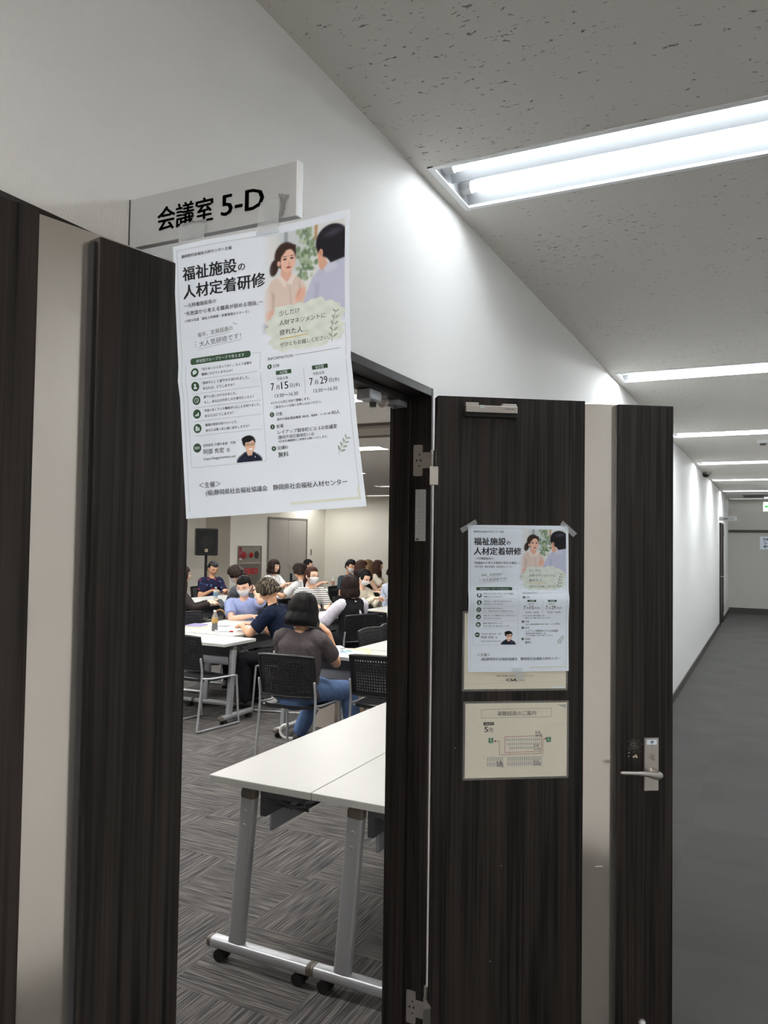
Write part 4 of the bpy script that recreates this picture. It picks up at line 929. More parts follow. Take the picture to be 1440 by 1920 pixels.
# ------------------------------------------------------------------ stacking chairs with perforated backs
def make_chair():
    c = empty('stacking_chair')
    W, H0, H1 = .225, .515, .80
    def back(u, v):  # u -1..1, v 0..1
        x = u * (W - .008 * (1 - v)); z = H0 + (H1 - H0) * v + .012 * (1 - u * u) * (v - .3) - (.0)
        y = -.185 - .055 * v - .035 * (1 - u * u)
        return Vector((x, y, z))
    nx, nz = 43, 27
    P = [[back(-1 + 2 * i / nx, j / nz) for i in range(nx + 1)] for j in range(nz + 1)]
    m = MB(); vs = [p for r_ in P for p in r_]; fs = []
    hole = lambda i, j: 4 <= i <= nx - 5 and 3 <= j <= nz - 4 and i % 2 == 0 and j % 2 == 1
    T = Vector((0, .010, 0)); n0 = len(vs); vs2 = vs + [v + T for v in vs]
    quad = lambda i, j: (j * (nx + 1) + i, j * (nx + 1) + i + 1, (j + 1) * (nx + 1) + i + 1, (j + 1) * (nx + 1) + i)
    for j in range(nz):
        for i in range(nx):
            q = quad(i, j)
            if hole(i, j):
                for k in range(4): a, b = q[k], q[(k + 1) % 4]; fs.append((b, a, n0 + a, n0 + b))
            else: fs.append(q); fs.append(tuple(n0 + k for k in q[::-1]))
    m.add(vs2, fs, BLACKPL); m.build('backrest', c)
    m = MB(); m.tube([back(-1, t / 6) + Vector((0, .004, 0)) for t in range(7)] + [back(-1 + 2 * t / 10, 1) + Vector((0, .004, .002)) for t in range(1, 11)] + [back(1, 1 - t / 6) + Vector((0, .004, 0)) for t in range(1, 7)], (.013, .010), BLACKPL, n=8)
    m.tube([back(-1 + 2 * t / 10, 0) + Vector((0, .004, -.004)) for t in range(11)], (.016, .009), BLACKPL, n=8); m.build('back_rim', c, smooth=True)
    # seat pan
    m = MB(); vs = []; fs = []; k = 14
    for j in range(k + 1):
        for i in range(k + 1):
            u, v = -1 + 2 * i / k, -1 + 2 * j / k
            rr_ = .9 + .1 * (1 - (u * u * v * v)); x, y = u * .222 * rr_, v * .205 * rr_ + .005
            vs.append((x, y, .437 - .014 * (1 - u * u) * (1 - .5 * v * v) + .016 * max(0, -v - .6) - .02 * max(0, v - .6) ** 1.2))
    n = len(vs); vs += [(x, y, z - .022) for x, y, z in vs]
    for j in range(k):
        for i in range(k):
            q = (j * (k + 1) + i, j * (k + 1) + i + 1, (j + 1) * (k + 1) + i + 1, (j + 1) * (k + 1) + i); fs += [q, tuple(n + e for e in q[::-1])]
    for i in range(k):
        for a, b in ((i, i + 1), ((k) * (k + 1) + i + 1, k * (k + 1) + i), ((i + 1) * (k + 1), i * (k + 1)), (i * (k + 1) + k, (i + 1) * (k + 1) + k)): fs.append((b, a, n + a, n + b))
    m.add(vs, fs, BLACKPL); m.build('seat', c, smooth=True)
    for s in (-1, 1):
        x = s * .228
        m = MB(); m.tube([(x, -.225, .62), (x, -.205, .46), (x * 1.02, -.245, .10), (x * 1.03, -.255, .022), (x * 1.03, -.235, .012), (x * 1.03, .0, .012), (x * 1.03, .215, .012), (x * 1.03, .235, .022), (x * 1.02, .225, .10), (x, .205, .405), (x, .19, .425), (x, .16, .432), (x, -.10, .437), (x, -.205, .452)], .0095, SILVER, n=8, smooth_path=3)
        m.build('side_frame', c, smooth=True)
        m = MB()
        for y in (-.23, .21): m.box(x * 1.03 - .013, x * 1.03 + .013, y - .02, y + .02, 0, .014, CAPGREY, .003)
        m.build('glide', c)
    m = MB(); m.tube([(-.228, .14, .415), (.228, .14, .415)], .008, SILVER, n=8).tube([(-.228, -.15, .425), (.228, -.15, .425)], .008, SILVER, n=8); m.build('cross_bar', c, smooth=True)
    return c
CG = 'black perforated chairs'
ch0 = make_chair(); _chfirst = [True]
def chair(x, y, h, label):
    o = ch0 if _chfirst[0] else dup(ch0); _chfirst[0] = False
    o.location = (x, y, 0); o.rotation_euler = (0, 0, R(h)); tag(o, label, 'chair', CG); return o
chair(-3.60, 5.57, -8, 'empty black perforated chair at the left edge of the doorway')
chair(-1.66, 5.37, 6, 'empty black perforated chair at the right edge, next to the charcoal T-shirt')
chair(-2.235, 6.62, -92, 'grey backed chair behind the right handout table, left one of two')
chair(-2.255, 7.12, -90, 'grey backed chair at the jamb behind the right handout table, right one of two')
chair(-3.30, 8.42, 2, 'empty black chair pushed under the reading table near the right jamb')
chair(-4.64, 6.43, -88, 'dark chair backs behind the papers on the left table, nearer one')
chair(-4.66, 6.93, -88, 'dark chair back behind the purple papers, farther one')
chair(-6.28, 11.65, 4, 'small far black chair left of the tea bottle at the far table')

# ------------------------------------------------------------------ people
def evaluated(vs, fs, voxel, smooth_it, name='tmp'):
    me = bpy.data.meshes.new(name); me.from_pydata([tuple(v) for v in vs], [], fs)
    o = bpy.data.objects.new(name, me); COL.objects.link(o)
    r_ = o.modifiers.new('r', 'REMESH'); r_.mode = 'VOXEL'; r_.voxel_size = voxel
    if smooth_it: s_ = o.modifiers.new('s', 'SMOOTH'); s_.iterations = smooth_it; s_.factor = .5
    bpy.context.view_layer.update()
    out = bpy.data.meshes.new_from_object(o.evaluated_get(bpy.context.evaluated_depsgraph_get()))
    bpy.data.objects.remove(o); bpy.data.meshes.remove(me)
    return out
def link_mesh(me, name, m, parent, wrinkle=0.0, seed=0):
    me.name = name; me.materials.clear(); me.materials.append(m)
    if wrinkle:
        n = len(me.vertices); co = np.empty(n * 3, np.float32); me.vertices.foreach_get('co', co); co = co.reshape(-1, 3)
        nr = np.empty(n * 3, np.float32); me.vertices.foreach_get('normal', nr); nr = nr.reshape(-1, 3)
        d = np.array([noise.noise(Vector((c[0] * 14 + seed, c[1] * 14, c[2] * 6))) + .5 * noise.noise(Vector((c[0] * 30 + c[2] * 22, c[1] * 30 + seed, c[2] * 14))) for c in co.tolist()], np.float32)
        me.vertices.foreach_set('co', (co + nr * (d * wrinkle)[:, None]).ravel())
    me.polygons.foreach_set('use_smooth', [True] * len(me.polygons)); me.update()
    o = bpy.data.objects.new(name, me); COL.objects.link(o); o.parent = parent; return o
HH, HW, HDF, HDB = .114, .0735, .094, .096
def head_pt(az, z):
    """surface of the head: az from straight ahead (+y), z in -1..1 of the half height"""
    s = math.sqrt(max(0.0, 1 - abs(z) ** 2.25)); low = max(0.0, -z)
    ca, sa = math.cos(az), math.sin(az)
    hx = HW * s * (1 - .16 * low ** 1.3); hy = (HDF if ca > 0 else HDB) * s
    if ca < 0: hy *= 1 - .32 * low ** 1.2
    e = 2.35
    r = 1.0 / ((abs(sa) / max(hx, 1e-5)) ** e + (abs(ca) / max(hy, 1e-5)) ** e) ** (1 / e)
    g = lambda a0, z0, wa, wz: math.exp(-((az - a0) / wa) ** 2 - ((z - z0) / wz) ** 2)
    r += .021 * g(0, -.20, .13, .13) + .012 * g(0, -.02, .10, .16) - .008 * (g(.42, .07, .2, .10) + g(-.42, .07, .2, .10)) + .004 * g(0, .24, .6, .09)
    r += .006 * g(0, -.48, .28, .07) - .003 * g(0, -.56, .3, .03) + .010 * g(0, -.82, .35, .16) + .004 * (g(.75, -.15, .3, .2) + g(-.75, -.15, .3, .2))
    return Vector((r * sa, r * ca, z * HH))
def head_mesh(n=44, k=36):
    vs = []; fs = []
    for j in range(k + 1):
        z = -math.cos(math.pi * j / k)
        for i in range(n):
            az = 2 * math.pi * i / n
            if az > math.pi: az -= 2 * math.pi
            vs.append(head_pt(az, max(-.999, min(.999, z))))
    for j in range(k):
        for i in range(n): fs.append((j * n + i, j * n + (i + 1) % n, (j + 1) * n + (i + 1) % n, (j + 1) * n + i))
    fs = [f[::-1] for f in fs]
    return vs, fs
def smooth01(t): t = max(0, min(1, t)); return t * t * (3 - 2 * t)
def hair_mesh(style, rng):
    P = dict(short=dict(bot=-.42, thick=.012, low=.96, face=1.30, zf=.42, nape=-.42, side=.05), bob=dict(bot=-1.12, thick=.022, low=1.13, face=.80, zf=.30, nape=-1.0, side=-1), long=dict(bot=-1.95, thick=.019, low=1.12, face=.78, zf=.34, nape=-2, side=-1),
             tied=dict(bot=-.62, thick=.012, low=.93, face=1.02, zf=.50, nape=-.6, side=-.1), mop=dict(bot=-.58, thick=.026, low=1.02, face=1.02, zf=.16, nape=-.6, side=-.3), back=dict(bot=-1.15, thick=.032, low=1.24, face=.62, zf=.2, nape=-1, side=-1))[style]
    n, k = 96, 40; vs = []; fs = []; ph = rng.uniform(0, 6)
    for j in range(k + 1):
        t = j / k
        z = math.cos(t * math.pi / 2 * .98) if t < .5 else None
        if t < .5: z = math.cos(t * math.pi) * .995
        else: z = -(t - .5) * 2 * (-P['bot'])
        for i in range(n):
            az = -math.pi + 2 * math.pi * i / n; A = abs(az)
            q = head_pt(az, max(-.25, z)) if style not in ('short', 'tied') else head_pt(az, max(-.6, z)); r0 = math.hypot(q.x, q.y)
            if z < -.25 and style in ('bob', 'long', 'back', 'mop'):
                s = (-z - .25) / (-P['bot'] - .25); r0 *= 1 + (P['low'] - 1) * smooth01(s * 1.5) - (.16 if style in ('bob', 'back', 'mop') else -.02) * s ** 4
            side = .8 + .2 * math.sin(A)
            th = P['thick'] * side * (.8 + .45 * smooth01((.5 - z) / .9)) + .0035 * math.sin(az * 23 + 3 * z + ph) * .5 + .004 * noise.noise(Vector((math.cos(az) * 9 + ph, math.sin(az) * 9, z * 1.6))) * 1.6
            r = r0 + th
            hl = P['zf'] + .10 * math.sin(az * 3 + ph) * .4
            f = smooth01((P['face'] - A) / .16) * smooth01((hl - z) / .10)          # bare face
            if P['side'] > -1:
                f = max(f, smooth01((1.72 - A) / .2) * smooth01((P['side'] - z) / .2))
            r = r * (1 - f) + (r0 * .62) * f
            zz = z * HH + (.014 * smooth01((z + .2) / 1.2))
            vs.append(Vector((r * math.sin(az), r * math.cos(az) - (.006 if z < -.3 else 0), zz)))
    for j in range(k):
        for i in range(n): fs.append((j * n + i, j * n + (i + 1) % n, (j + 1) * n + (i + 1) % n, (j + 1) * n + i))
    top = len(vs); vs.append(Vector((0, 0, HH + .02))); bot = len(vs); vs.append(Vector((0, -.02, P['bot'] * HH)))
    for i in range(n): fs.append((top, i, (i + 1) % n)) ; fs.append((bot, k * n + (i + 1) % n, k * n + i))
    V = np.array([tuple(v) for v in vs]); g = V[:(k + 1) * n].reshape(k + 1, n, 3)
    for _ in range(4): g[1:-1] = .5 * g[1:-1] + .25 * (g[:-2] + g[2:])
    V[:(k + 1) * n] = g.reshape(-1, 3)
    return [Vector(v) for v in V], [f[::-1] for f in fs]
def patch(az0, az1, z0, z1, off, na=16, nz=12, fn=None):
    vs = []; fs = []
    for j in range(nz + 1):
        for i in range(na + 1):
            az, z = az0 + (az1 - az0) * i / na, z0 + (z1 - z0) * j / nz
            p = head_pt(az, z); d = Vector((p.x, p.y, 0)).normalized(); o = fn(i / na, j / nz) if fn else 0
            vs.append(p + d * (off + o))
    n0 = len(vs); vs += [v - Vector((v.x, v.y, 0)).normalized() * .003 for v in vs]
    for j in range(nz):
        for i in range(na):
            q = (j * (na + 1) + i, (j + 1) * (na + 1) + i, (j + 1) * (na + 1) + i + 1, j * (na + 1) + i + 1); fs += [q, tuple(n0 + k for k in q[::-1])]
    return vs, fs
def ik(S, T, a, b, pole):
    d = T - S; L = min(d.length, (a + b) * .995); d.normalize(); T2 = S + d * L
    x = (a * a - b * b + L * L) / (2 * L); h = math.sqrt(max(1e-6, a * a - x * x))
    p = (pole - d * pole.dot(d)).normalized(); return S + d * x + p * h, T2
SKINM = [mat('skin_light', (232, 188, 162), rough=.5, spec=.35), mat('skin_tan', (216, 166, 134), rough=.5, spec=.35)]
EYEW = mat('eye_white', (238, 234, 230), rough=.3); IRIS = mat('eye_dark', (36, 26, 24), rough=.2); LIP = mat('lip_pink', (186, 104, 98), rough=.5); BROW = mat('brow_dark', (58, 46, 42), rough=.8)
MASKM = mat('mask_white', (240, 240, 242), rough=.85); GLASSF = mat('glasses_frame', (40, 36, 38), rough=.3)
def hand_parts(Wp, fwd, palm, curl, side, add):
    """wrist, pointing direction, palm normal (down), curl 0..1, side +1 = thumb towards +lat"""
    f = fwd.normalized(); dn = (palm - f * palm.dot(f)).normalized(); lat = f.cross(dn).normalized() * side
    add([Wp - f * .01, Wp + f * .035, Wp + f * .082], [(.023, .017), (.037, .014), (.039, .012)], lat)
    for k, (o, l) in enumerate(((.029, .066), (.010, .074), (-.009, .070), (-.027, .055))):
        p = Wp + f * (.080 - .003 * abs(k - 1)) + lat * o; pts = [p]; d = f.copy()
        for s, q in enumerate((.45, .32, .25)):
            a = curl * (.5 + .35 * s); d = (d * math.cos(a) + dn * math.sin(a)).normalized(); p = p + d * l * q; pts.append(p)
        add(pts, [.0085, .0082, .0075, .0066], lat)
    p = Wp + f * .025 + lat * .026; d = (f * .65 + lat * .7 + dn * .3).normalized(); q = p + d * .034; d2 = (f * .9 + lat * .2 + dn * (.3 + .3 * curl)).normalized()
    add([p, q, q + d2 * .028], [.012, .010, .008], lat)
_pn = [0]
def person(label, hx, hy, hz, heading, lean=10, nod=0, turn=0, tilt=0, hair='bob', hairm=None, shirt=None, sleeve='short', pants=None, skin=0, la=None, ra=None, near=False, ease=1.0, feet=None, mask=False, glasses=False, vest=None, collar=False, bun=False, scale=1.0, shoes=None, knees=.10, foot=0.0, curl=.6, lpole=None, rpole=None, watch=False, tail=False):
    _pn[0] += 1; rng = random.Random(_pn[0] * 11)
    th = R(lean); up = Vector((0, math.sin(th), math.cos(th))); fw = Vector((0, math.cos(th), -math.sin(th))); X = Vector((1, 0, 0))
    hip_z = .520; na = Vector((0, math.sin(th * .75), math.cos(th * .75)))
    L = max(.36, min(.56, (hz - hip_z - .165 * na.z) / up.z))
    H = Vector((0, 0, hip_z)); NB = H + up * L; HC = NB + na * .165 + Vector((0, .012, 0))
    root = empty('person', label=label, cat='person', group='people at the training session')
    hd = R(heading); c, s = math.cos(hd), math.sin(hd)
    root.rotation_euler = (0, 0, hd); root.location = (hx - (c * HC.x - s * HC.y), hy - (s * HC.x + c * HC.y), 0)
    vox = .0045 if near else .0075
    sk = MB(); skm = SKINM[skin]
    def add(pts, rad, side=None, sp=3, mb=None, n=14): (mb or sk).tube(pts, rad, skm, n=n, side=side, smooth_path=sp)
    # torso, neck, head
    Sh = [H + up * (L * .87) + X * (sg * .160) for sg in (-1, 1)]
    tor = [(H - up * .04, .150, .105), (H + up * L * .25, .132, .098), (H + up * L * .5, .132, .098), (H + up * L * .75, .146, .102), (H + up * L * .90, .120, .078), (NB, .058, .052)]
    add([t[0] for t in tor], [(t[1], t[2]) for t in tor], X, 4, n=24)
    add([NB - up * .04, NB + na * .03, HC - na * .06 + Vector((0, -.02, 0))], [.052, .048, .050], X, 3)
    MH = Matrix.Translation(HC) @ Matrix.Rotation(-R(turn), 4, 'Z') @ Matrix.Rotation(-R(nod) - th * .5, 4, 'X') @ Matrix.Rotation(R(tilt), 4, 'Y')
    hv, hf = head_mesh(); sk.add([MH @ v for v in hv], hf, skm)
    for sg in (-1, 1): sk.ell(MH @ Vector((sg * .076, -.006, -.005)), (.012, .017, .029), skm, 10, 8, mtx=MH.to_3x3() @ Matrix.Rotation(sg * .3, 3, 'Z'))
    # arms
    cuffs = []
    for i, sg in enumerate((-1, 1)):
        tgt = (la if i == 0 else ra) or (sg * .13, .36, .77)
        pole = Vector((lpole if i == 0 else rpole) or (sg * .55, -.5, -.7))
        E_l, W_ = ik(Sh[i], Vector(tgt), .275, .235, pole)
        add([Sh[i] - X * sg * .03 + up * .0, Sh[i] + (E_l - Sh[i]) * .3, Sh[i] + (E_l - Sh[i]) * .7, E_l], [.050, .046, .041, .037])
        add([E_l, E_l + (W_ - E_l) * .35, E_l + (W_ - E_l) * .8, W_], [.037, .036, .027, .023])
        fwd = (W_ - E_l).normalized(); flat = Vector((fwd.x * .9 - sg * .1, fwd.y * .9, fwd.z * .4 - .05)) if W_.z < .95 else fwd
        hand_parts(W_, flat, Vector((0, 0, -1)) if W_.z < .95 else (HC - W_).normalized(), curl, -sg if W_.z < .95 else sg, lambda p, r, l: add(p, r, l, 2, n=10))
        cuffs.append((Sh[i], E_l, W_))
    # legs
    legs = []
    for i, sg in enumerate((-1, 1)):
        hp = H + X * sg * .085; kn = Vector((sg * (.085 + knees * .6), .42, .475)); an = Vector((sg * (.09 + knees * .5), .40 + foot, .075))
        if feet: kn, an = Vector(feet[i][0]), Vector(feet[i][1])
        add([hp, hp + (kn - hp) * .5, kn], [.082, .070, .056]); add([kn, kn + (an - kn) * .35, kn + (an - kn) * .8, an], [.056, .055, .038, .034])
        add([an + Vector((0, -.03, -.03)), an + Vector((sg * .01, .06, -.04)), an + Vector((sg * .02, .15, -.052))], [.034, .034, .022])
        legs.append((hp, kn, an))
    body = evaluated(sk.v, sk.f, vox, 3); link_mesh(body, 'body', skm, root)
    # face
    def on_head(vs): return [MH @ v for v in vs]
    m = MB()
    for sg in (-1, 1):
        p = head_pt(sg * .40, .04); m.ell(MH @ (p - Vector((0, .001, 0))), (.0135, .006, .0062), EYEW, 10, 6, mtx=MH.to_3x3()); m.ell(MH @ (p + Vector((0, .0035, 0))), (.0060, .003, .0058), IRIS, 8, 6, mtx=MH.to_3x3())
    m.build('eyes', root)
    m = MB()
    for sg in (-1, 1): vs, fs = patch(sg * .18, sg * .62, .20, .245, .002, 6, 2); m.add(on_head(vs), fs if sg > 0 else [f[::-1] for f in fs], BROW)
    m.build('eyebrows', root)
    if not mask:
        m = MB(); vs, fs = patch(-.24, .24, -.53, -.43, .0025, 10, 4, lambda u, v: -.004 * (2 * u - 1) ** 2); m.add(on_head(vs), fs, LIP); m.build('lips', root)
    else:
        m = MB(); vs, fs = patch(-1.02, 1.02, -.88, -.06, .009, 24, 14, lambda u, v: .005 * math.sin(v * math.pi) + .0012 * math.sin(v * 25) - .007 * abs(2 * u - 1) ** 4)
        m.add(on_head(vs), fs, MASKM)
        for sg in (-1, 1):
            for za in (-.16, -.75):
                a = head_pt(sg * 1.0, za); m.tube([MH @ (a * 1.04), MH @ Vector((sg * .083, .03, -.02 + .01 * za)), MH @ Vector((sg * .085, -.012, .0 - .02 * (za < -.5)))], .0016, MASKM, n=6, smooth_path=3)
        m.build('face_mask', root, smooth=True)
    if glasses:
        m = MB()
        for sg in (-1, 1):
            p = head_pt(sg * .40, .04) + Vector((0, .012, -.003)); ring = [MH @ (p + Vector((.021 * math.cos(a), -.006 * math.cos(a) * sg, .016 * math.sin(a)))) for a in [2 * math.pi * q / 14 for q in range(15)]]
            m.tube(ring, .0014, GLASSF, n=6); m.tube([MH @ (p + Vector((sg * .021, -.006, .004))), MH @ Vector((sg * .080, .02, .006)), MH @ Vector((sg * .083, -.02, .002))], .0014, GLASSF, n=6)
        m.tube([MH @ (head_pt(0, .05) + Vector((-.012, .003, 0))), MH @ (head_pt(0, .05) + Vector((.012, .003, 0)))], .0014, GLASSF, n=6); m.build('glasses', root)
    hv, hf = hair_mesh(hair, rng); m = MB(); m.add(on_head(hv), hf, hairm)
    ho = m.build('hair', root); ho.data.polygons.foreach_set('use_smooth', [True] * len(ho.data.polygons))
    if bun:
        m = MB(); m.ell(MH @ Vector((0, -.115, .015)), (.042, .036, .04), hairm, 16, 10); m.tube([MH @ Vector((.035 * math.cos(a), -.098, .015 + .035 * math.sin(a))) for a in [k * .524 for k in range(13)]], .009, BLACKPL, n=8); m.build('hair_bun', root, smooth=True)
    if tail:
        m = MB(); m.tube([MH @ Vector((0, -.095, -.03)), MH @ Vector((.0, -.125, -.07)), MH @ Vector((.01, -.12, -.16))], [.022, .028, .012], hairm, n=12, smooth_path=4); m.build('ponytail', root, smooth=True)
    # clothes
    cv = .008 if near else .011
    sh = MB(); G = .013 if not near else .011
    T = [(H - up * .05, .168, .125), (H + up * L * .22, .150, .116), (H + up * L * .5, .148, .114), (H + up * L * .75, .158, .114), (H + up * L * .89, .132, .088), (NB - up * .005, .072, .064)]
    sh.tube([t[0] for t in T], [(t[1] * (ease if q < 5 else 1), t[2] * (ease if q < 5 else 1)) for q, t in enumerate(T)], shirt, n=26, caps='flat', side=X, smooth_path=4)
    for i, sg in enumerate((-1, 1)):
        Sj, E_l, W_ = cuffs[i]; S0 = Sj - X * sg * .05 + up * .006
        if sleeve == 'none': sh.tube([S0, Sj], [.060, .056], shirt, n=16); continue
        if sleeve == 'short': pts, rd = [S0, Sj, Sj + (E_l - Sj) * .35, Sj + (E_l - Sj) * .72], [.068, .071, .067, .069]
        elif sleeve == 'puff': pts, rd = [S0, Sj, Sj + (E_l - Sj) * .5, E_l, E_l + (W_ - E_l) * .6, W_ - (W_ - E_l) * .06], [.062, .072, .075, .074, .060, .032]
        else: pts, rd = [S0, Sj, Sj + (E_l - Sj) * .5, E_l, E_l + (W_ - E_l) * .6, W_ - (W_ - E_l) * .04], [.066, .069, .060, .053, .043, .036]
        sh.tube(pts, rd, shirt, n=16, caps='flat', smooth_path=3)
    sh.tube([cuffs[0][0] - up * .004, NB - up * .040, cuffs[1][0] - up * .004], [.058, .064, .058], shirt, n=16, smooth_path=4)
    link_mesh(evaluated(sh.v, sh.f, cv, 4), 'shirt', shirt, root, .009, _pn[0])
    if vest:
        vm = MB(); T2 = [(H - up * .06, .180, .135), (H + up * L * .25, .162, .126), (H + up * L * .5, .158, .124), (H + up * L * .75, .166, .122), (H + up * L * .90, .142, .098), (NB - up * .012, .082, .074)]
        vm.tube([t[0] for t in T2], [(t[1], t[2]) for t in T2], vest, n=26, caps='flat', side=X, smooth_path=4)
        for i, sg in enumerate((-1, 1)): vm.tube([cuffs[i][0] - X * sg * .06 + up * .01, cuffs[i][0] - X * sg * .012 + up * .004], [.062, .066], vest, n=16, caps='flat')
        vm.tube([cuffs[0][0] + X * .012 - up * .004, NB - up * .040, cuffs[1][0] - X * .012 - up * .004], [.070, .076, .070], vest, n=16, caps='flat', smooth_path=4)
        link_mesh(evaluated(vm.v, vm.f, cv, 4), 'vest', vest, root, .007, 3)
    if collar:
        m = MB(); pts = []
        for q in range(17):
            a = R(-160 + 320 * q / 16) ; pts.append(NB + up * .012 + X * (.062 * math.sin(a)) + fw * (.058 * math.cos(a) * -1 + .004) * -1 + up * (-.018 * (1 if abs(a) < .6 else 0)))
        m.tube(pts, (.006, .02), shirt, n=8, side=up, smooth_path=2); m.build('collar', root, smooth=True)
    pm = MB(); pts = [H - up * .02, H + up * .06]; pm.tube([H + Vector((0, -.02, -.015)), H + up * .07], [(.172, .125), (.158, .118)], pants, n=22, side=X)
    for i, sg in enumerate((-1, 1)):
        hp, kn, an = legs[i]; pm.tube([hp, hp + (kn - hp) * .5, kn], [.094, .084, .070], pants, n=16, smooth_path=3); pm.tube([kn, kn + (an - kn) * .5, an + (kn - an) * .06], [.070, .066, .060], pants, n=16, smooth_path=3)
    link_mesh(evaluated(pm.v, pm.f, cv, 3), 'trousers', pants, root, .007, 5 + _pn[0])
    for i, sg in enumerate((-1, 1)):
        an = legs[i][2]; m = MB(); m.tube([an + Vector((0, -.045, -.038)), an + Vector((0, .02, -.034)), an + Vector((sg * .012, .10, -.042)), an + Vector((sg * .02, .17, -.052))], [(.036, .034), (.043, .040), (.045, .032), (.034, .021)], shoes or BLACKPL, n=14, side=X, smooth_path=4)
        m.box(an.x - .04 + sg * .01, an.x + .04 + sg * .01, an.y - .07, an.y + .19, 0, .014, WHITEPAINT if shoes is not None else BLACKRUB, .006); m.build('shoe', root, smooth=True)
    if watch:
        Sj, E_l, W_ = cuffs[0]; d = (W_ - E_l).normalized(); m = MB(); m.tube([W_ - d * .035, W_ - d * .012], .0265, BLACKPL, n=16, caps='flat'); m.ell(W_ - d * .024 + d.cross(X).normalized() * .024, (.014, .014, .008), BLACKPL); m.build('wristwatch', root)
    return root
def cloth(name, rgb, **k): return mat('cloth_' + name, rgb, rough=.9, spec=.12, noise_amt=.06, noise_scale=30, **k)
H_BLACK = hair_mat('hair_black', (14, 13, 14), (24, 22, 23)); H_BROWN = hair_mat('hair_brown', (52, 32, 26), (84, 54, 42)); H_DARK = hair_mat('hair_dark_brown', (34, 25, 23), (56, 40, 35)); H_BLOND = hair_mat('hair_blonde', (92, 72, 50), (150, 122, 88)); H_HIGH = hair_mat('hair_highlighted', (34, 29, 26), (128, 116, 92)); H_GREY = hair_mat('hair_greying', (40, 38, 40), (88, 86, 86))
C_CHAR = cloth('charcoal', (92, 85, 87)); C_JEAN = mat('cloth_denim', (96, 120, 160), rough=.9, spec=.1, noise_amt=.22, noise_scale=14, bump=(60, .3)); C_NAVY = cloth('navy', (28, 36, 56)); C_BLUE = cloth('periwinkle', (158, 170, 212)); C_WHITE = cloth('white', (232, 232, 232)); C_OFF = cloth('cream', (232, 222, 202)); C_BLACK = cloth('black', (32, 31, 34)); C_DARK = cloth('dark_brown', (54, 48, 48)); C_GREY = cloth('slate', (78, 82, 88)); C_PALE = cloth('pale_blue', (206, 214, 234)); C_LAV = cloth('lavender_white', (224, 220, 232)); C_TEAL = cloth('dark_teal', (52, 64, 72)); C_TROU = cloth('trouser_black', (36, 36, 40))
C_STRIPE = striped_fabric('cloth_striped', (232, 230, 226), (60, 60, 66), 12.5); C_FLORAL = floral_fabric('cloth_floral', (40, 44, 70), [(150, 60, 70), (100, 120, 160)])
SHOE = mat('shoe_dark', (46, 46, 50), rough=.7)
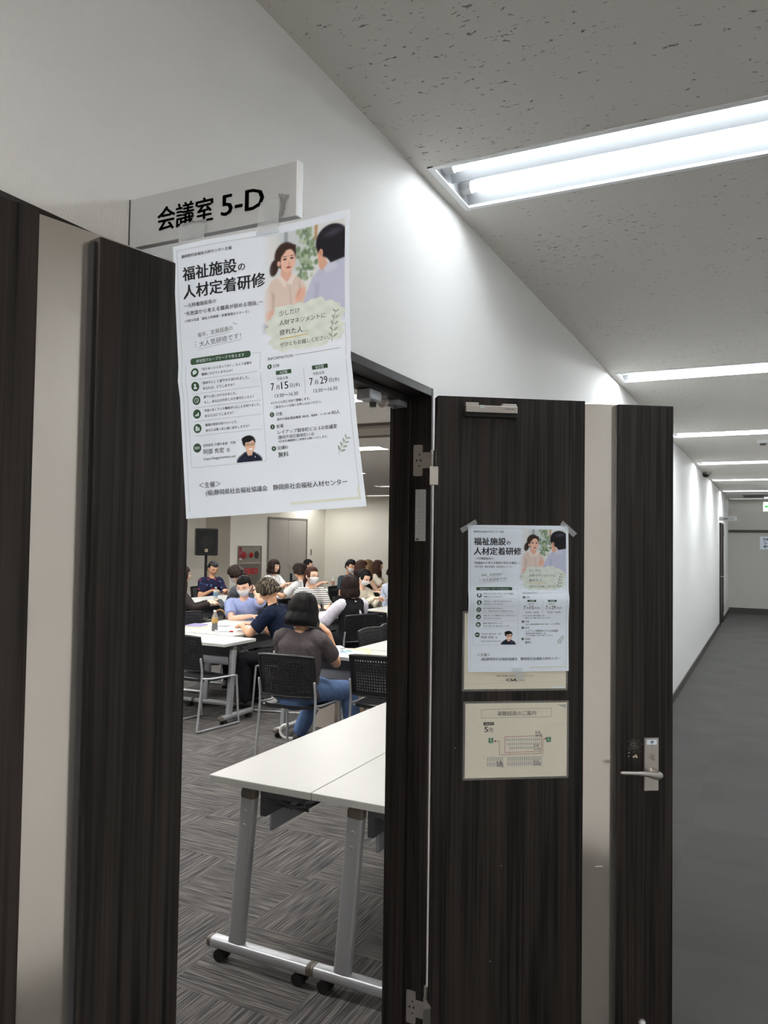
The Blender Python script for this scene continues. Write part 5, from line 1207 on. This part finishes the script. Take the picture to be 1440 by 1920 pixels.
PEOPLE = [
 dict(label='person seen from behind in charcoal T-shirt and blue jeans with a black bob', hx=-2.25, hy=5.08, hz=1.12, heading=4, lean=6, nod=8, hair='back', hairm=H_BLACK, shirt=C_CHAR, pants=C_JEAN, skin=1, near=True, ease=1.13, ra=(.13, .24, .93), rpole=(.35, -.15, -1), la=(-.1, .34, .80), feet=(((-.02, .42, .49), (-.22, .46, .085)), ((.27, .33, .50), (.29, .40, .085))), shoes=SHOE),
 dict(label='person in navy polo with highlighted short hair reaching across the left table', hx=-3.53, hy=6.47, hz=1.14, heading=102, lean=22, nod=22, turn=0, hair='mop', hairm=H_HIGH, shirt=C_NAVY, pants=C_TROU, skin=1, near=True, la=(-.02, .50, .775), ra=(.12, .46, .78), lpole=(-.7, -.2, -.6), collar=True),
 dict(label='person in periwinkle blouse and white mask resting head on one hand', hx=-4.50, hy=7.40, hz=1.095, heading=-148, lean=20, nod=14, turn=16, tilt=0, hair='short', hairm=H_BLACK, shirt=C_BLUE, pants=C_TROU, near=True, mask=True, la=(-.115, .20, 1.045), lpole=(-.5, .5, -.9), ra=(-.10, .42, .775), rpole=(.8, .1, -.4), curl=.9, watch=True),
 dict(label='person in black vest over puffy white sleeves with a brown bob', hx=-3.40, hy=7.92, hz=1.12, heading=66, lean=4, nod=-4, hair='bob', hairm=H_DARK, shirt=C_LAV, sleeve='puff', vest=C_BLACK, pants=C_TROU, near=True, glasses=True, la=(-.16, .36, .74), lpole=(-.7, -.2, -.6)),
 dict(label='person in striped shirt with glasses and mask facing right', hx=-4.57, hy=8.99, hz=1.15, heading=-128, lean=6, turn=-22, hair='tied', hairm=H_BROWN, shirt=C_STRIPE, pants=C_TROU, near=True, mask=True, glasses=True, tail=True, ra=(.1, .34, .78)),
 dict(label='masked person in cream cardigan with tied black hair reading a sheet', hx=-4.31, hy=9.99, hz=1.10, heading=-104, lean=20, nod=18, turn=-6, hair='tied', hairm=H_BLACK, shirt=C_OFF, sleeve='long', pants=C_TROU, mask=True, bun=True, la=(-.06, .48, .80), ra=(.10, .50, .83)),
 dict(label='man with glasses in a dark floral shirt looking down below the loudspeaker', hx=-7.45, hy=10.55, hz=1.125, heading=-112, lean=14, nod=16, hair='short', hairm=H_GREY, shirt=C_FLORAL, pants=C_TROU, skin=1, glasses=True),
 dict(label='masked person in slate clothes leaning left over the back table', hx=-5.65, hy=8.78, hz=1.15, heading=96, lean=26, nod=14, hair='mop', hairm=H_DARK, shirt=C_GREY, sleeve='long', pants=C_TROU, mask=True, la=(-.06, .52, .78)),
 dict(label='dark clothed person half hidden by the left door leaf', hx=-5.97, hy=8.06, hz=1.15, heading=-52, lean=8, hair='long', hairm=H_DARK, shirt=C_DARK, sleeve='long', pants=C_TROU, ra=(.14, .46, .79), la=(-.1, .44, .79)),
 dict(label='person in white blouse with short brown hair facing right before the grey door', hx=-6.86, hy=11.48, hz=1.15, heading=-92, lean=6, hair='bob', hairm=H_DARK, shirt=C_WHITE, pants=C_TROU, la=(-.08, .38, .86), ra=(.08, .38, .86)),
 dict(label='person in white T-shirt stretching an arm to the left, brown hair', hx=-5.59, hy=10.31, hz=1.15, heading=88, lean=10, nod=4, hair='mop', hairm=H_DARK, shirt=C_WHITE, pants=C_TROU, skin=1, la=(-.10, .50, .80)),
 dict(label='black haired person partly hidden behind the white T-shirt person', hx=-7.35, hy=13.40, hz=1.108, heading=-60, lean=6, hair='short', hairm=H_BLACK, shirt=C_GREY, pants=C_TROU),
 dict(label='masked person in dark teal top with short black hair by the pale wall', hx=-5.65, hy=12.05, hz=1.17, heading=-108, lean=12, nod=14, hair='short', hairm=H_BLACK, shirt=C_TEAL, pants=C_TROU, skin=1, mask=True),
 dict(label='person with a rounded reddish brown bob seen from behind', hx=-5.15, hy=11.50, hz=1.18, heading=-66, lean=4, hair='bob', hairm=H_BROWN, shirt=C_BLACK, sleeve='none', pants=C_TROU),
 dict(label='blonde person in black top beside the reddish brown bob', hx=-5.80, hy=13.00, hz=1.143, heading=-40, lean=6, hair='long', hairm=H_BLOND, shirt=C_BLACK, sleeve='none', pants=C_TROU),
 dict(label='person with long brown hair in cream top near the dark end wall', hx=-6.10, hy=14.00, hz=1.11, heading=-74, lean=6, hair='long', hairm=H_BROWN, shirt=C_OFF, pants=C_TROU, la=(-.1, .42, .80), ra=(.1, .42, .80)),
 dict(label='person in pale blue shirt cut off by the right jamb', hx=-4.30, hy=10.95, hz=1.13, heading=-84, lean=14, nod=12, hair='short', hairm=H_BLACK, shirt=C_PALE, pants=C_TROU, skin=1, la=(-.06, .46, .82), ra=(.1, .46, .80)),
]
SEATS = ['below the person in charcoal T-shirt and jeans', 'under the person in the navy polo', 'under the person in the periwinkle blouse', 'black chair whose back shows below the black vest', 'under the person in the striped shirt', 'under the masked cream cardigan reader', 'under the man in the floral shirt', 'under the slate clothed person', 'under the half hidden person at the left door leaf', 'under the person in the white blouse', 'under the white T-shirt person with outstretched arm', 'under the far black haired person', 'under the dark teal top', 'under the reddish brown bob', 'under the blonde person', 'under the long brown hair and cream top', 'under the pale blue shirt at the right jamb']
for d, st in zip(PEOPLE, SEATS):
    p = person(**d); hd = R(d['heading']); fx, fy = -math.sin(hd), math.cos(hd)
    chair(p.location.x + fx * .055, p.location.y + fy * .055, d['heading'], st if st.startswith('black') else 'black perforated chair ' + st)
# ------------------------------------------------------------------ loudspeaker, hydrant cabinet, whiteboards
o = empty('loudspeaker', (-9.56, 13.0, 0), R(45), 'black loudspeaker on a pole stand against the grey far wall', 'loudspeaker')
MB().box(-.225, .225, -.02, .30, 1.26, 1.82, BLACKPL, .02).build('cabinet', o)
GRILL = mat('speaker_grille', (20, 20, 22), rough=.75, bump=(900, .5))
m = MB(); m.box(-.20, .20, -.032, -.018, 1.30, 1.79, GRILL, .006); m.build('grille', o)
MB().tube([(0, -.030, 1.53), (0, -.036, 1.53)], [.15, .13], BLACKRUB, n=28, caps='flat').build('woofer', o)
MB().box(-.045, .015, -.036, -.031, 1.335, 1.395, mat('badge_pale', (206, 196, 170), rough=.4)).box(-.03, .0, -.0366, -.0355, 1.35, 1.38, mat('badge_orange', (176, 120, 72), rough=.5)).build('badge', o)
m = MB(); m.tube([(0, .15, .05), (0, .15, 1.26)], .028, BLACKPL, n=12)
m.build('pole', o)
for a in range(3):
    q = R(90 + 120 * a); MB().tube([(0, .15, .55), (.5 * math.cos(q), .15 + .5 * math.sin(q), .02)], .014, BLACKPL, n=8).build('leg', o)
o = empty('fire_hydrant_cabinet', (XF, 14.63, 0), 0, 'steel fire hydrant cabinet with red lamp on the cream wall', 'cabinet')
HYD = mat('hydrant_steel', (150, 146, 140), rough=.35, metal=.6)
MB().box(0, .012, 0, .93, .25, 1.45, HYD, .003).box(.012, .022, .0, .03, .25, 1.45, GREYFRAME).box(.012, .022, .90, .93, .25, 1.45, GREYFRAME).box(.012, .022, .03, .90, 1.42, 1.45, GREYFRAME).build('panel', o)
MB().box(.012, .03, .03, .90, 1.03, 1.055, STEEL, .003).build('rail', o)
m = MB(); m.box(.012, .016, .05, .85, .30, 1.02, mat('hydrant_door', (120, 114, 110), rough=.4, metal=.4), .002); m.build('door', o)
m = MB(); m.tube([(.012, .235, 1.235), (.03, .235, 1.235)], [.085, .08], RED, n=24, caps='flat'); m.tube([(.03, .235, 1.235), (.034, .235, 1.235)], [.05, .045], mat('ink_red_dark', (120, 24, 30), rough=.5), n=18, caps='flat'); m.build('alarm_button', o, smooth=True)
m = MB(); m.ell((.03, .49, 1.235), (.05, .06, .06), mat('lamp_red', (176, 22, 30), rough=.15)); m.tube([(.012, .49, 1.235), (.03, .49, 1.235)], [.07, .065], STEEL, n=20, caps='flat'); m.build('red_lamp', o, smooth=True)
m = MB(); m.tube([(.012, .73, 1.235), (.018, .73, 1.235)], [.095, .09], STEELDARK, n=24, caps='flat'); m.build('bell_plate', o)
m = MB(); m.box(.012, .016, .045, .145, 1.12, 1.42, RED); lb = m.build('alarm_label', o)
f = Flat()
for k, t in enumerate('発信機'): f.text(t, 18, 82, 50 + 78 * k, PAPER, bold=.02)
f.rect(12, 255, 88, 292, PAPER); f.put('lettering', lambda x, y, d: (.0165 + d * 3, .045 + x / 1000, 1.42 - y / 1000), lb)
m = MB(); m.box(.016, .020, .24, .78, .785, .925, RED); lb = m.build('hydrant_label', o)
Flat().text('消', 60, 140, 70, PAPER, bold=.02).text('火', 225, 305, 70, PAPER, bold=.02).text('栓', 390, 470, 70, PAPER, bold=.02).put('lettering', lambda x, y, d: (.0205 + d * 3, .24 + x / 1000, .925 - y / 1000), lb)
def whiteboard(x, y, h, wd, label):
    o = empty('whiteboard', (x, y, 0), R(-6), label, 'whiteboard')
    MB().box(0, wd, -.012, .012, 1.0 if h > 1.9 else .9, h, WHITEPAINT, .004).build('panel', o)
    MB().box(-.015, 0, -.018, .018, .95 if h > 1.9 else .85, h + .01, SILVER).box(0, wd, -.018, .018, h, h + .012, SILVER).build('rim', o)
    for xx in (.03, wd - .03): MB().box(xx - .015, xx + .015, -.015, .015, .06, 1.0, SILVER).box(xx - .02, xx + .02, -.3, .3, .03, .06, SILVER).build('leg', o)
    return o
whiteboard(-6.285, 15.0, 2.04, .9, 'tall white board edge beside the right jamb, nearer and taller one')
whiteboard(-6.56, 15.6, 1.76, .9, 'lower white board edge just left of the taller one')

# ------------------------------------------------------------------ bottles, papers, bags
def lathe(prof, m, n=18, mb=None):
    mb = mb or MB(); vs = [(r_ * math.cos(2 * math.pi * k / n), r_ * math.sin(2 * math.pi * k / n), z) for r_, z in prof for k in range(n)]
    fs = [(j * n + k, j * n + (k + 1) % n, (j + 1) * n + (k + 1) % n, (j + 1) * n + k) for j in range(len(prof) - 1) for k in range(n)] + [tuple(range(n))[::-1], tuple((len(prof) - 1) * n + k for k in range(n))]
    return mb.add(vs, fs, m)
PET = mat('clear_plastic', (216, 222, 226), rough=.12, alpha=.22)
def bottle(loc, label, liquid, lab, cap, h=.215, lev=.6):
    o = empty('bottle', loc, 0, label, 'bottle', 'drink bottles on the tables'); s = h / .215
    lathe([(r_ * s, z * s) for r_, z in ((.029, 0), (.033, .006), (.033, .05), (.029, .07), (.033, .09), (.033, .135), (.028, .16), (.016, .187), (.0135, .195), (.0135, .2))], PET).build('shell', o, smooth=True)
    lathe([(r_ * s, z * s) for r_, z in ((.027, .003), (.031, .008), (.031, .05), (.027, .07), (.031, .09), (.031, .2 * lev))], liquid).build('drink', o, smooth=True)
    lathe([(.0336 * s, .085 * s), (.0336 * s, .138 * s)], lab).build('wrapper', o, smooth=True)
    lathe([(.0150 * s, .197 * s), (.0155 * s, .215 * s)], cap).build('cap', o)
    return o
TEA = mat('tea_dark', (44, 34, 30), rough=.2); WATER = mat('drink_pale', (206, 206, 200), rough=.15); TEA2 = mat('tea_brown', (120, 72, 48), rough=.2)
bottle((-4.04, 6.30, .72), 'dark tea bottle with patterned wrapper on the left table', TEA, mat('wrapper_gold', (176, 142, 82), rough=.4, noise_amt=.5, noise_scale=60), WHITEPAINT, .205, .62)
bottle((-6.20, 9.05, .72), 'water bottle with pale blue wrapper on the back left table', WATER, mat('wrapper_blue', (110, 142, 162), rough=.4), WHITEPAINT, .215, .8)
bottle((-6.40, 12.75, .72), 'brown tea bottle on the farthest table before the pale wall', TEA2, mat('wrapper_rust', (148, 104, 84), rough=.4), WHITEPAINT, .215, .7)
bottle((-4.10, 8.10, .72), 'white capped bottle between the navy polo and the striped shirt', WATER, mat('wrapper_white', (226, 228, 226), rough=.4), WHITEPAINT, .21, .6)
def sheets(loc, w_, d_, rz, m, label, n=1, art=None, cat='paper', name='paper_sheet'):
    mb = MB()
    for k in range(n): mb.box(-w_ / 2 + .006 * k, w_ / 2 + .006 * k, -d_ / 2 - .005 * k, d_ / 2 - .005 * k, .0003 + .0012 * k, .0012 + .0012 * k, m)
    o = empty(name, loc, R(rz), label, cat, 'papers on the tables'); mb.build('sheet', o)
    if art: art.put('print', lambda x, y, d: (-w_ / 2 + x / 1000, d_ / 2 - y / 1000, .0014 + .0012 * (n - 1) + d * 3), o)
    return o
PURPLE = mat('folder_purple', (132, 120, 168), rough=.6); BEIGE = mat('envelope_beige', (232, 212, 164), rough=.7)
a = Flat()
for k in range(9): a.line([(20, 30 + k * 26), (150 + (k * 37) % 40, 30 + k * 26)], 4, LINEG)
def wash(cols):
    f = Flat(); r_ = random.Random(2)
    for k in range(26): f.ell(105 + r_.gauss(0, 42), 150 + r_.gauss(0, 50), r_.uniform(8, 26), r_.uniform(6, 20), cols[k % len(cols)], 1 + k % 4, 12)
    for k in range(4): f.line([(20, 26 + 8 * k), (160, 26 + 8 * k)], 2.5, INKG)
    return f
WC = [mat('wash_' + n_, c, rough=.8) for n_, c in (('blue', (150, 184, 206)), ('green', (164, 200, 160)), ('navy', (92, 118, 158)), ('teal', (170, 206, 208)))]
sheets((-4.42, 6.53, .7203), .24, .33, 20, BEIGE, 'beige envelope under the purple folder on the left table', cat='envelope', name='envelope')
sheets((-4.50, 6.60, .7222), .22, .31, 14, PURPLE, 'purple folder on the left table beside the tea bottle', cat='folder', name='folder')
sheets((-4.36, 6.76, .7225), .21, .297, 38, PAPER, 'white sheets lying on the purple folder', 3)
sheets((-3.93, 6.78, .7203), .21, .297, 6, PAPER, 'white sheet on the left table before the periwinkle blouse', 1, a)
sheets((-2.18, 5.80, .7203), .25, .34, 30, BEIGE, 'yellow envelope under the colourful handout, right of the charcoal T-shirt', cat='envelope', name='envelope')
sheets((-2.22, 5.72, .7216), .21, .297, 64, PAPER, 'colourful printed handout on the table next to the charcoal T-shirt', 2, wash(WC))
b_ = Flat(); b_.line([(40, 60), (90, 40), (150, 60), (120, 100), (60, 110)], 5, INK).line([(30, 150), (90, 130), (170, 150)], 5, INK).line([(60, 190), (140, 180)], 4, INK)
sheets((-2.44, 5.86, .7203), .21, .297, 40, PAPER, 'sheet with black marks beside the colourful handout', 1, b_)
sheets((-2.00, 6.55, .7203), .24, .33, 12, BEIGE, 'yellow envelope at the right edge of the handout table', cat='envelope', name='envelope')
sheets((-3.62, 9.05, .7203), .21, .297, 70, BEIGE, 'tan envelope on the reading table near the front edge', cat='envelope', name='envelope')
sheets((-3.55, 9.55, .7203), .21, .297, 88, PAPER, 'white sheets lying on the reading table', 3, a)
sheets((-3.60, 10.1, .7203), .21, .297, 60, PAPER, 'white sheet on the reading table farther back', 1, a)
sheets((-6.30, 8.80, .7203), .21, .297, 10, PAPER, 'white sheet on the back left table before the water bottle', 2, a)
sheets((-6.15, 10.9, .7203), .21, .297, 30, PAPER, 'white sheets on the table between the two people in white', 2, a)
o = empty('reading_sheet', (-3.86, 9.93, .86), R(-104), 'white sheet held up by the masked cream cardigan reader', 'paper')
m = MB(); m.add([(-.11, .0, -.03), (.11, .0, -.03), (.11, .20, .10), (-.11, .20, .10), (-.11, .0, -.0312), (.11, .0, -.0312), (.11, .201, .0988), (-.11, .201, .0988)], [(0, 1, 2, 3), (7, 6, 5, 4), (0, 4, 5, 1), (1, 5, 6, 2), (2, 6, 7, 3), (3, 7, 4, 0)], PAPER); m.build('sheet', o)
o = empty('smartphone', (-6.50, 11.47, .90), R(-92), 'dark phone held by the person in the white blouse', 'phone'); m = MB(); m.box(-.036, .036, 0, .008, -.01, .14, BLACKPL, .003); m.build('case', o); MB().box(-.032, .032, -.0008, 0, -.005, .135, mat('phone_glass', (50, 54, 70), rough=.1)).build('screen', o)
def marker(x, y, rz, label):
    o = empty('marker_pen', (x, y, .727), R(rz), label, 'pen', 'marker pens'); MB().cyl((-.06, 0, 0), (.04, 0, 0), .0065, PAPER).build('barrel', o, smooth=True); MB().cyl((.04, 0, 0), (.075, 0, 0), .0075, RED).build('cap', o, smooth=True)
marker(-3.99, 6.27, 160, 'red capped marker right at the foot of the tea bottle'); marker(-3.90, 6.30, 12, 'red capped marker under the navy polo forearm')
# handbag with a round handle on the chair behind the papers
o = empty('handbag', (-4.80, 7.36, .44), R(20), 'handbag with a round tan handle behind the purple folder', 'handbag')
MB().box(-.17, .17, -.06, .06, 0, .26, mat('bag_dark', (58, 54, 52), rough=.7), .03).build('body', o, smooth=True)
m = MB(); m.tube([(.075 * math.cos(R(a_)), 0, .27 + .10 * math.sin(R(a_))) for a_ in range(0, 181, 15)], .010, mat('handle_tan', (172, 128, 84), rough=.5), n=10); m.build('handle', o, smooth=True)
# rucksack on the floor
o = empty('rucksack', (-3.40, 6.62, 0), R(35), 'magenta and black rucksack on the floor under the navy polo person', 'rucksack')
MAG = mat('bag_magenta', (146, 34, 78), rough=.8); MAG2 = mat('bag_black', (34, 32, 36), rough=.8)
m = MB(); m.box(-.15, .15, -.10, .10, 0, .40, MAG2, .05, 3); m.build('body', o, smooth=True)
m = MB(); m.box(-.12, .12, -.15, -.09, .10, .34, MAG, .03, 3); m.build('front_pocket', o, smooth=True)
m = MB(); m.tube([(-.11, -.11, .36), (-.15, -.17, .22), (-.12, -.15, .04)], .010, mat('strap_pale', (190, 186, 190), rough=.7), n=8, smooth_path=5); m.tube([(.03, 0, .40), (0, 0, .46), (-.03, 0, .40)], .008, MAG2, n=8, smooth_path=4); m.build('strap', o, smooth=True)
# umbrella on the floor, white crook handle
o = empty('umbrella', (-2.62, 5.42, 0), 0, 'umbrella on the floor, its white curved handle showing left of the blue jeans', 'umbrella')
WH = mat('umbrella_white', (232, 230, 226), rough=.35)
ax = Vector((.80, .28, 0)).normalized(); pv = Vector((0, 0, 1))
pts = [Vector((0, 0, .035)) + ax * (.20 - 0)] + [Vector((0, 0, .035)) + ax * .02]
for k in range(1, 10): a_ = R(180 * k / 9 * 1.05); pts.append(Vector((0, 0, .035 + .055 * (1 - math.cos(a_)))) + ax * (.02 - .055 * math.sin(a_)))
m = MB(); m.tube(pts, .0115, WH, n=12); m.build('handle', o, smooth=True)
m = MB(); p0 = Vector((0, 0, .045)) + ax * .2; m.tube([p0, p0 + ax * .05, p0 + ax * .45, p0 + ax * .58], [.012, .032, .024, .010], mat('umbrella_cloth', (70, 70, 76), rough=.8), n=12); m.tube([p0 + ax * .58, p0 + ax * .66], .005, STEEL, n=8); m.build('canopy', o, smooth=True)
# paper bags under the table
def bag(x, y, rz, w_, h_, d_, rgb, label):
    o = empty('paper_bag', (x, y, 0), R(rz), label, 'bag', 'paper bags on the floor'); mm = mat('paper_bag_%d' % rgb[0], rgb, rough=.8)
    m = MB(); m.add([(-w_ / 2, -d_ / 2, 0), (w_ / 2, -d_ / 2, 0), (w_ / 2, d_ / 2, 0), (-w_ / 2, d_ / 2, 0), (-w_ / 2, -d_ * .3, h_), (w_ / 2, -d_ * .3, h_), (w_ / 2, d_ * .3, h_), (-w_ / 2, d_ * .3, h_)], [(3, 2, 1, 0), (0, 1, 5, 4), (1, 2, 6, 5), (2, 3, 7, 6), (3, 0, 4, 7)], mm); m.build('body', o)
    m = MB(); m.tube([(-.05, -d_ * .3, h_), (-.04, -d_ * .32, h_ + .08), (.04, -d_ * .32, h_ + .08), (.05, -d_ * .3, h_)], .003, mm, n=6, smooth_path=4); m.build('handle', o)
bag(-2.60, 6.05, 8, .19, .24, .10, (206, 194, 182), 'pale paper bag on the floor behind the legs in jeans')
bag(-2.36, 6.20, -14, .20, .26, .10, (150, 128, 108), 'brown paper bag on the floor right of the pale one')
